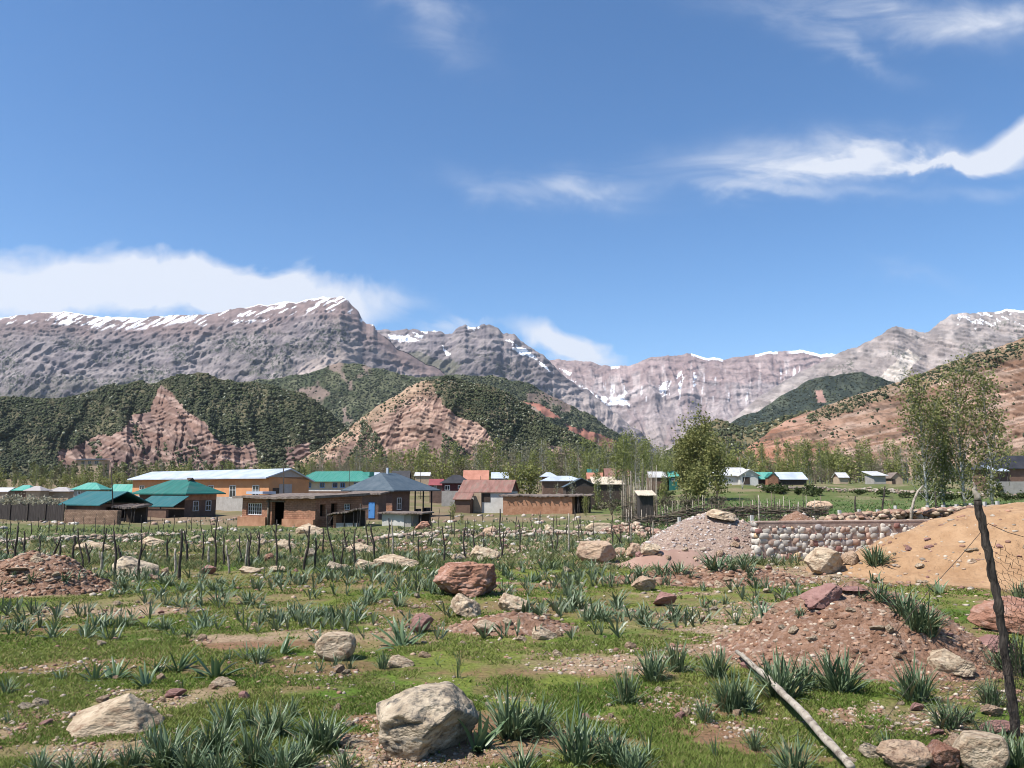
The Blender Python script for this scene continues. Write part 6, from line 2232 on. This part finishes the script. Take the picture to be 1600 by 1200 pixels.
# ------------------------------------------------------------------ poles
for (a, t, b_, bo, Y, r_, lab) in [(173, 722, 182, 810, 71, .06, 'tall dark pole leaning left before the green barn'), (443, 727, 445, 782, 92, .08, 'dark utility pole at the gable of the orange hall'),
                                   (546, 733, 546, 768, 130, .06, 'thin utility pole before the turquoise building'), (692, 704, 692, 765, 175, .08, 'thin pole above the crimson roof'),
                                   (657, 731, 657, 765, 180, .07, 'thin pale pole behind the slate-blue roof'), (751, 744, 752, 772, 140, .06, 'thin pole right of the maroon-walled house'), (405, 762, 406, 782, 88, .06, 'short dark post by the orange hall gable')]:
    X_, Y_ = XY(b_, Y)
    g_ = float(gh0(X_, Y_))
    tx, ty, tz = atY(a, t, Y)
    o = MB().tube([(0, 0, -.5), ((tx - X_) * .5, 0, (tz - g_) * .5), (tx - X_, 0, tz - g_)], [r_, r_ * .9, r_ * .7], 7).build('utility_pole', M['dark_wood'], None, True)
    o.location = (X_, Y_, g_)
    tag(o, lab, 'pole', 'poles in the village')

# ------------------------------------------------------------------ trees
def tree_parts(seed, h, R, nbr, nleaf, ls, kind='poplar', ca=(.085, .115, .03), cb=(.17, .19, .06), trunk=.012, forks=1, low=.12, bare=0.):
    rg = np.random.default_rng(seed)
    rs = random.Random(seed)
    mb = MB()
    pts_all = []
    for f_ in range(forks):
        th = rs.uniform(.0, .10) if forks == 1 else rs.uniform(.05, .22 if kind == 'poplar' else .5)
        az = rs.uniform(0, 6.28) if forks == 1 else f_ * 6.28 / forks + rs.uniform(-.5, .5)
        hh = h * (1 if f_ == 0 else rs.uniform(.72, .97))
        tp = []
        for k in range(9):
            t = k / 8
            rr = math.sin(th) * hh * t ** (1.0 if forks > 1 else 1.5) * .6
            tp.append(Vector((math.cos(az) * rr + rs.uniform(-.006, .006) * hh, math.sin(az) * rr + rs.uniform(-.006, .006) * hh, hh * t * (.98 if kind == 'poplar' else .9) - (.3 if k == 0 else 0))))
        mb.tube(tp, [max(h * trunk * (1 - .9 * k / 8) / (1 if forks == 1 else 1.25), .012) for k in range(9)], 7)
        for i in range(nbr // forks):
            t = low + (1 - low) * (i + rs.random()) / max(nbr // forks, 1)
            t = min(t, .985)
            k = min(int(t * 8), 7)
            b0 = tp[k].lerp(tp[k + 1], t * 8 - k)
            env = (math.sin(math.pi * min(max((t - low) / (1 - low) * (.74 if kind == 'poplar' else .86) + (.22 if kind == 'poplar' else .10), 0), 1)) ** .65)
            if kind == 'poplar':
                inc = rs.uniform(.30, .75)
                ln = R * env * rs.uniform(.6, 1.25) / math.sin(inc)
                ln = min(ln, h * .32)
            else:
                inc = rs.uniform(.5, 1.25)
                ln = R * env * rs.uniform(.6, 1.2)
            a = rs.uniform(0, 6.28)
            d = Vector((math.sin(inc) * math.cos(a), math.sin(inc) * math.sin(a), math.cos(inc)))
            p1 = b0 + d * ln * .55
            p2 = b0 + d * ln + Vector((0, 0, ln * (.10 if kind == 'poplar' else -.05)))
            r0 = max(h * trunk * .30 * (1 - t * .7), .008)
            mb.tube([b0, p1, p2], [r0, r0 * .6, r0 * .25], 4, False)
            pts_all.append((b0, p1, p2, ln))
            for _ in range(2):
                q = p1.lerp(p2, rs.random())
                d2 = (d + Vector((rs.uniform(-.7, .7), rs.uniform(-.7, .7), rs.uniform(-.1, .6)))).normalized()
                p3 = q + d2 * ln * rs.uniform(.25, .45)
                mb.tube([q, p3], [r0 * .4, r0 * .2], 3, False)
                pts_all.append((q, q.lerp(p3, .5), p3, ln * .5))
    wts = np.array([p[3] for p in pts_all])
    wts = wts / wts.sum()
    idx = rg.choice(len(pts_all), nleaf, p=wts)
    tt = rg.uniform(.05, 1.08, nleaf)
    A = np.array([[list(p[0]), list(p[1]), list(p[2])] for p in pts_all])
    a, b, c = A[idx, 0], A[idx, 1], A[idx, 2]
    t2 = tt[:, None]
    P = np.where(t2 < .5, a + (b - a) * t2 * 2, b + (c - b) * (t2 - .5) * 2)
    P = P + rg.normal(0, 1, (nleaf, 3)) * (ls * 1.3 + R * .055)
    n = rg.normal(size=(nleaf, 3))
    n /= np.linalg.norm(n, axis=1, keepdims=True)
    s1 = np.cross(n, rg.normal(size=(nleaf, 3)))
    s1 /= np.linalg.norm(s1, axis=1, keepdims=True)
    s2 = np.cross(n, s1)
    sz = ls * rg.uniform(.55, 1.3, (nleaf, 1)) * .5
    V = np.stack([P - s1 * sz, P + s2 * sz * .8, P + s1 * sz, P - s2 * sz * .8], 1).reshape(-1, 3)
    Fs = np.arange(nleaf * 4).reshape(-1, 4)
    cl = np.random.default_rng(seed + 1).random(len(pts_all))[idx][:, None] * .55 + rg.random((nleaf, 1)) * .45
    C = np.array(ca) + (np.array(cb) - np.array(ca)) * cl
    return mb, V, Fs, np.repeat(C, 4, 0)


def tree(name, label, cat, group, loc, rz=0., bark='bark_white', **k):
    mb, V, Fs, C = tree_parts(**k)
    root = empty(name, loc, rz)
    tag(root, label, cat, group)
    mb.build('trunk', M[bark], root, True)
    np_mesh('crown', V, Fs, False, C, M['attr_leaf'], root)
    return root


# the group of four tall poplars at the right, and one behind
TG = 'tall poplars at the right'
for (px, base, top, Y, sd, R_, lab) in [(1447, 796, 598, 82, 61, 1.65, 'leafy tall poplar, leftmost of the tall group at right'),
                                        (1473, 797, 628, 84, 62, 1.3, 'thin tall poplar second from left in the tall group'),
                                        (1506, 797, 584, 82, 63, 1.7, 'tallest poplar with white trunk in the tall group at right'),
                                        (1550, 799, 592, 81, 64, 1.5, 'tall poplar with bare upper twigs, rightmost of the tall group')
]:
    x, y = XY(px, Y)
    g = float(gh0(x, y))
    h = zat(top, Y) - g
    tree('poplar_tree', lab, 'tree', TG, (x, y, g), 0, seed=sd, h=h, R=R_, nbr=64, nleaf=4300, ls=.23, ca=(.11, .125, .035), cb=(.26, .26, .10), trunk=.0105, low=.02, forks=1)
# the bushy trees right of the middle
BGp = 'bushy trees right of the middle'
for (px, top, Y, sd, R_, fk, lab, nl) in [(1095, 662, 105, 71, 1.7, 5, 'big bushy olive tree right of the middle, tallest of its clump', 5200), (1072, 688, 108, 72, 1.4, 4, 'bushy olive tree on the left of the big one', 3000),
                                          (1120, 696, 100, 73, 1.4, 4, 'bushy tree in front of the whitish house, its right neighbour', 2400), (1090, 738, 92, 75, 1.5, 5, 'low brown-green bushy tree before the big olive tree', 1500)]:
    x, y = XY(px, Y)
    g = float(gh0(x, y))
    tree('bushy_tree', lab, 'tree', BGp, (x, y, g), 0, 'bark_brown', seed=sd, h=zat(top, Y) - g, R=R_, nbr=60, nleaf=nl, ls=.30, kind='poplar', ca=(.12, .13, .04), cb=(.26, .255, .09), trunk=.009, forks=fk, low=.08)
x, y = XY(1160, 128)
g = float(gh0(x, y))
tree('bare_tree', 'bare pale-barked tree before the white house', 'tree', None, (x, y, g), 0, 'bark_white', seed=77, h=zat(705, 128) - g, R=2.2, nbr=26, nleaf=60, ls=.2, kind='round', trunk=.012, forks=2, low=.35)

# prototypes of the background trees
protos = {}


def proto(kind, i):
    key = (kind, i)
    if key not in protos:
        if kind == 'poplar':
            p = dict(h=10., R=.50 + .10 * (i % 3), nbr=46, nleaf=900, ls=.28, ca=(.13, .155, .045), cb=(.26, .275, .09), trunk=.008, low=.12)
        elif kind == 'grey':
            p = dict(h=10., R=.55, nbr=46, nleaf=360, ls=.26, ca=(.14, .14, .065), cb=(.21, .20, .12), trunk=.009, low=.15)
        elif kind == 'round':
            p = dict(h=10., R=3.0, nbr=44, nleaf=640, ls=.62, kind='round', ca=(.14, .155, .045), cb=(.25, .255, .08), trunk=.014, forks=3, low=.2)
        else:                                              # 'bare'
            p = dict(h=10., R=2.6, nbr=44, nleaf=420, ls=.36, kind='round', ca=(.145, .125, .08), cb=(.22, .19, .13), trunk=.014, forks=3, low=.2)
        mb, V, Fs, C = tree_parts(seed=1000 + i * 13 + len(kind) * 101, **p)
        t = np_mesh('trunk', mb.v, mb.f, True, None, M['bark_brown' if kind in ('round', 'bare') else 'bark_white'], link=False)
        c = np_mesh('crown', V, Fs, False, C, M['attr_leaf'], link=False)
        protos[key] = (t, c)
    return protos[key]


KN = dict(poplar=('poplar_tree', 'slender green poplar'), grey=('poplar_tree', 'thin half-bare poplar'), round=('leafy_tree', 'rounded yellow-green tree'), bare=('bare_tree', 'brownish half-bare tree'))


def far_tree(kind, px, top, Y, rs, wide=1.0):
    t, c = proto(kind, rs.randrange(5))
    root = empty(KN[kind][0])
    x, y = XY(px, Y)
    g = float(gh0(x, y))
    h = zat(top, Y) - g
    root.location = (x, y, g - .2)
    root.scale = (h / 10 * wide, h / 10 * wide, h / 10)
    root.rotation_euler = (0, 0, rs.uniform(0, 6.28))
    for q in (t, c):
        k = q.copy()
        COL.objects.link(k)
        k.parent = root
    later(root, KN[kind][1], 'tree', 'trees among and behind the village houses', px, (top + 762) / 2)
    return root


for n, a, b in (('the orange hall', 330, 760), ('the turquoise roof', 518, 745), ('the slate-blue roof', 610, 755), ('the charcoal roof', 710, 750), ('the salmon roof', 742, 742),
                ('the tan sheet roof', 950, 750), ('the light grey roof', 878, 747), ('the dull brown roof', 965, 737), ('the white house', 1150, 742), ('the blue-white roof', 1240, 745), ('the low whitish shed', 1318, 742),
                ('the grey board shed', 1375, 745), ('the tall poplar group', 1500, 720), ('the right edge house', 1580, 725), ('the light green roof', 135, 760), ('the hillside house', 137, 722),
                ('the dull teal roof', 34, 762), ('the big bushy tree', 1095, 715)):
    landmark(n, a, b)
rs = random.Random(8)
# (x0, x1, top range, distance range, count, kinds)
BELT = [(-30, 110, 722, 748, 220, 330, 13, ['poplar', 'round', 'round']), (110, 205, 722, 742, 230, 320, 16, ['poplar', 'poplar', 'round']), (205, 480, 714, 729, 260, 380, 34, ['poplar', 'grey', 'round', 'bare']),
        (480, 640, 698, 720, 240, 340, 30, ['grey', 'bare', 'poplar']), (610, 622, 703, 706, 230, 235, 1, ['poplar']), (640, 760, 690, 716, 220, 320, 30, ['grey', 'bare', 'poplar', 'round']), (745, 900, 684, 712, 200, 300, 42, ['grey', 'poplar', 'bare', 'grey']),
        (808, 832, 712, 720, 150, 160, 2, ['round']), (900, 1060, 680, 712, 190, 280, 36, ['poplar', 'poplar', 'grey']), (960, 1012, 672, 690, 150, 165, 7, ['poplar', 'poplar', 'grey']), (1010, 1060, 690, 720, 160, 200, 6, ['poplar']),
        (1125, 1420, 684, 716, 190, 300, 60, ['poplar', 'grey', 'bare', 'poplar', 'round']), (1270, 1300, 712, 722, 165, 180, 3, ['bare']), (1420, 1610, 688, 722, 170, 260, 24, ['poplar', 'grey', 'poplar']), (1575, 1612, 690, 705, 150, 160, 3, ['poplar'])]
for (a, b, t0, t1, y0, y1, n, kinds) in BELT:
    for k in range(n):
        px = a + (b - a) * (k + rs.random()) / n
        kd = rs.choice(kinds)
        tp = rs.uniform(t0, t1) + (8 if kd in ('round', 'bare') else 0)
        far_tree(kd, px, tp, rs.uniform(y0, y1), rs, rs.uniform(.75, 1.25))
for (px, tp, Y, kd, wd) in [(870, 752, 112, 'grey', 1.4), (895, 745, 112, 'grey', 1.3), (935, 735, 112, 'poplar', 1.2), (955, 740, 110, 'grey', 1.3), (975, 735, 108, 'grey', 1.2), (1035, 752, 100, 'round', .7), (1180, 768, 105, 'bare', .8), (707, 781, 74, 'round', .5), (722, 798, 66, 'round', .5), (1392, 768, 90, 'bare', .7), (915, 772, 86, 'round', .5)]:
    far_tree(kd, px, tp, Y, rs, wd)

# the far wood behind: uncounted
rg = np.random.default_rng(404)
VV, CC = [], []
for k in range(420):
    px = rg.uniform(-60, 1660)
    Y = rg.uniform(330, 520)
    x, y = XY(px, Y)
    g = float(gh0(x, y))
    top = 735 - 14 * fbm(np.array([px / 90.]), np.array([1.5]), 3, 7)[0] - rg.uniform(-6, 8)
    h = max(zat(top, Y) - g, 3)
    n = 70
    t = rg.random(n) ** .8
    rad_ = h * rg.uniform(.10, .24) * np.sin(np.pi * np.clip(t * .9 + .06, 0, 1)) ** .6
    an = rg.uniform(0, 6.283, n)
    rr = rad_ * np.sqrt(rg.random(n))
    P = np.stack([x + np.cos(an) * rr, y + np.sin(an) * rr, g + t * h], 1)
    nr = rg.normal(size=(n, 3))
    nr /= np.linalg.norm(nr, axis=1, keepdims=True)
    s1 = np.cross(nr, rg.normal(size=(n, 3)))
    s1 /= np.linalg.norm(s1, axis=1, keepdims=True)
    s2 = np.cross(nr, s1)
    sz = rg.uniform(.35, .8, (n, 1))
    VV.append(np.stack([P - s1 * sz, P + s2 * sz, P + s1 * sz, P - s2 * sz], 1).reshape(-1, 3))
    br = rg.random()
    ca = np.array([.12, .14, .05]) * (1 - br) + np.array([.16, .15, .09]) * br
    CC.append(np.repeat(ca * rg.uniform(.7, 1.4, (n, 1)), 4, 0))
VV, CC = np.concatenate(VV), np.concatenate(CC)
tag(np_mesh('far_wood', VV, np.arange(len(VV)).reshape(-1, 4), False, CC, M['attr_leaf']), kind='stuff')

# shrubs on the banks and in the gardens
def bush(name, label, cat, group, px, Y, hpx, wpx, ca, cb, sd, n=420):
    rg = np.random.default_rng(sd)
    x, y = XY(px, Y)
    g = float(gh0(x, y))
    h, w = hpx / F * Y, wpx / F * Y
    root = empty(name, (x, y, g))
    if label:
        tag(root, label, cat, group)
    mb = MB()
    for k in range(7):
        a = k * .9
        mb.tube([(0, 0, -.1), (math.cos(a) * w * .2, math.sin(a) * w * .2, h * .5), (math.cos(a) * w * .38, math.sin(a) * w * .38, h * .85)], [.03, .02, .008], 4, False)
    mb.build('stems', M['bark_brown'], root, True)
    cen = rg.normal(0, .24, (14, 3)) * [w, w, h * .55] + [0, 0, h * .5]
    P = cen[rg.integers(0, 14, n)] + rg.normal(0, .12, (n, 3)) * [w, w, h]
    P[:, 2] = np.clip(P[:, 2], .02, h * 1.05)
    nr = rg.normal(size=(n, 3))
    nr /= np.linalg.norm(nr, axis=1, keepdims=True)
    s1 = np.cross(nr, rg.normal(size=(n, 3)))
    s1 /= np.linalg.norm(s1, axis=1, keepdims=True)
    s2 = np.cross(nr, s1)
    sz = (Y / F * 1.5) * rg.uniform(.6, 1.3, (n, 1))
    V = np.stack([P - s1 * sz, P + s2 * sz * .8, P + s1 * sz, P - s2 * sz * .8], 1).reshape(-1, 3)
    C = np.array(ca) + (np.array(cb) - np.array(ca)) * rg.random((n, 1))
    np_mesh('crown', V, np.arange(n * 4).reshape(-1, 4), False, np.repeat(C, 4, 0), M['attr_leaf'], root)
    return root


rs = random.Random(55)
for i in range(10):
    px = 2 + i * 11 + rs.uniform(-4, 4)
    o = bush('blossoming_bush', None, None, None, px, rs.uniform(88, 110), rs.uniform(22, 34), rs.uniform(16, 26), (.20, .19, .12), (.40, .38, .29), 900 + i)
    later(o, 'whitish blossoming bush', 'bush', 'bushes in the village', px, 776)
for i in range(30):
    px, Y = rs.choice([(rs.uniform(1195, 1300), rs.uniform(112, 122)), (rs.uniform(1310, 1420), rs.uniform(108, 130)), (rs.uniform(1420, 1600), rs.uniform(100, 118)), (rs.uniform(820, 1060), rs.uniform(104, 125))])
    o = bush('green_bush', None, None, None, px, Y, rs.uniform(7, 17), rs.uniform(12, 24), (.03, .045, .015), (.09, .115, .035), 950 + i, 300)
    later(o, 'dark green bush', 'bush', 'bushes in the village', px, 772)
for (px, Y, hp, wp_) in ((1040, 82, 30, 34), (1075, 78, 24, 30), (955, 88, 30, 30), (1120, 80, 22, 34), (1005, 80, 34, 30)):
    o = bush('twiggy_bush', None, None, None, px, Y, hp, wp_, (.08, .07, .045), (.14, .12, .08), int(px), 380)
    later(o, 'brown twiggy bush', 'bush', 'bushes in the village', px, 785)

# bank of stones before the right-hand houses
pp = [(*XY(px, Yv), 0) for px, Yv in ((1185, 130), (1260, 126), (1340, 124), (1430, 118), (1600, 112))]
pp = [(a, b, float(gh0(a, b))) for a, b, _ in pp]
stone_row('stone_bank', 'long low bank of pale rubble below the right-hand houses', pp, 520, .09, .30, [.25, .3, .2, .3, .25], np.random.default_rng(15), 'stone bank', [[.30, .25, .20], [.25, .19, .14], [.33, .29, .24]], 9)
zb = gz1(1230, 124)
H = House('flat_shelter', 'flat dark pole roof over the bank below the blue-white roof', 'shelter', XY(1192, 124), XY(1285, 122), 2.2, zb)
e = zat(761.5, 123) - zb
H.shed(-.2, H.L + .2, -.3, 2.4, e, e + .1, 'thatch', .14, 'roof', 'y', .05, 31)
for x in (.2, H.L * .35, H.L * .7, H.L - .2):
    H.post(x, 0, -.8, e, .08)

settle_labels()

# ------------------------------------------------------------------ the air between here and the far mountains
HAZE = 2.2e-5
if HAZE:
    hm = bpy.data.materials.new('haze')
    hm.use_nodes = True
    t = hm.node_tree
    t.nodes.clear()
    out = t.nodes.new('ShaderNodeOutputMaterial')
    pv = t.nodes.new('ShaderNodeVolumePrincipled')
    pv.inputs['Color'].default_value = (.72, .82, .97, 1)
    pv.inputs['Density'].default_value = HAZE
    pv.inputs['Anisotropy'].default_value = .2
    t.links.new(pv.outputs[0], out.inputs['Volume'])
    hz = MB().box(-15600, 15600, -15600, 15600, -4, 1900).build('haze', hm)
    tag(hz, kind='stuff')
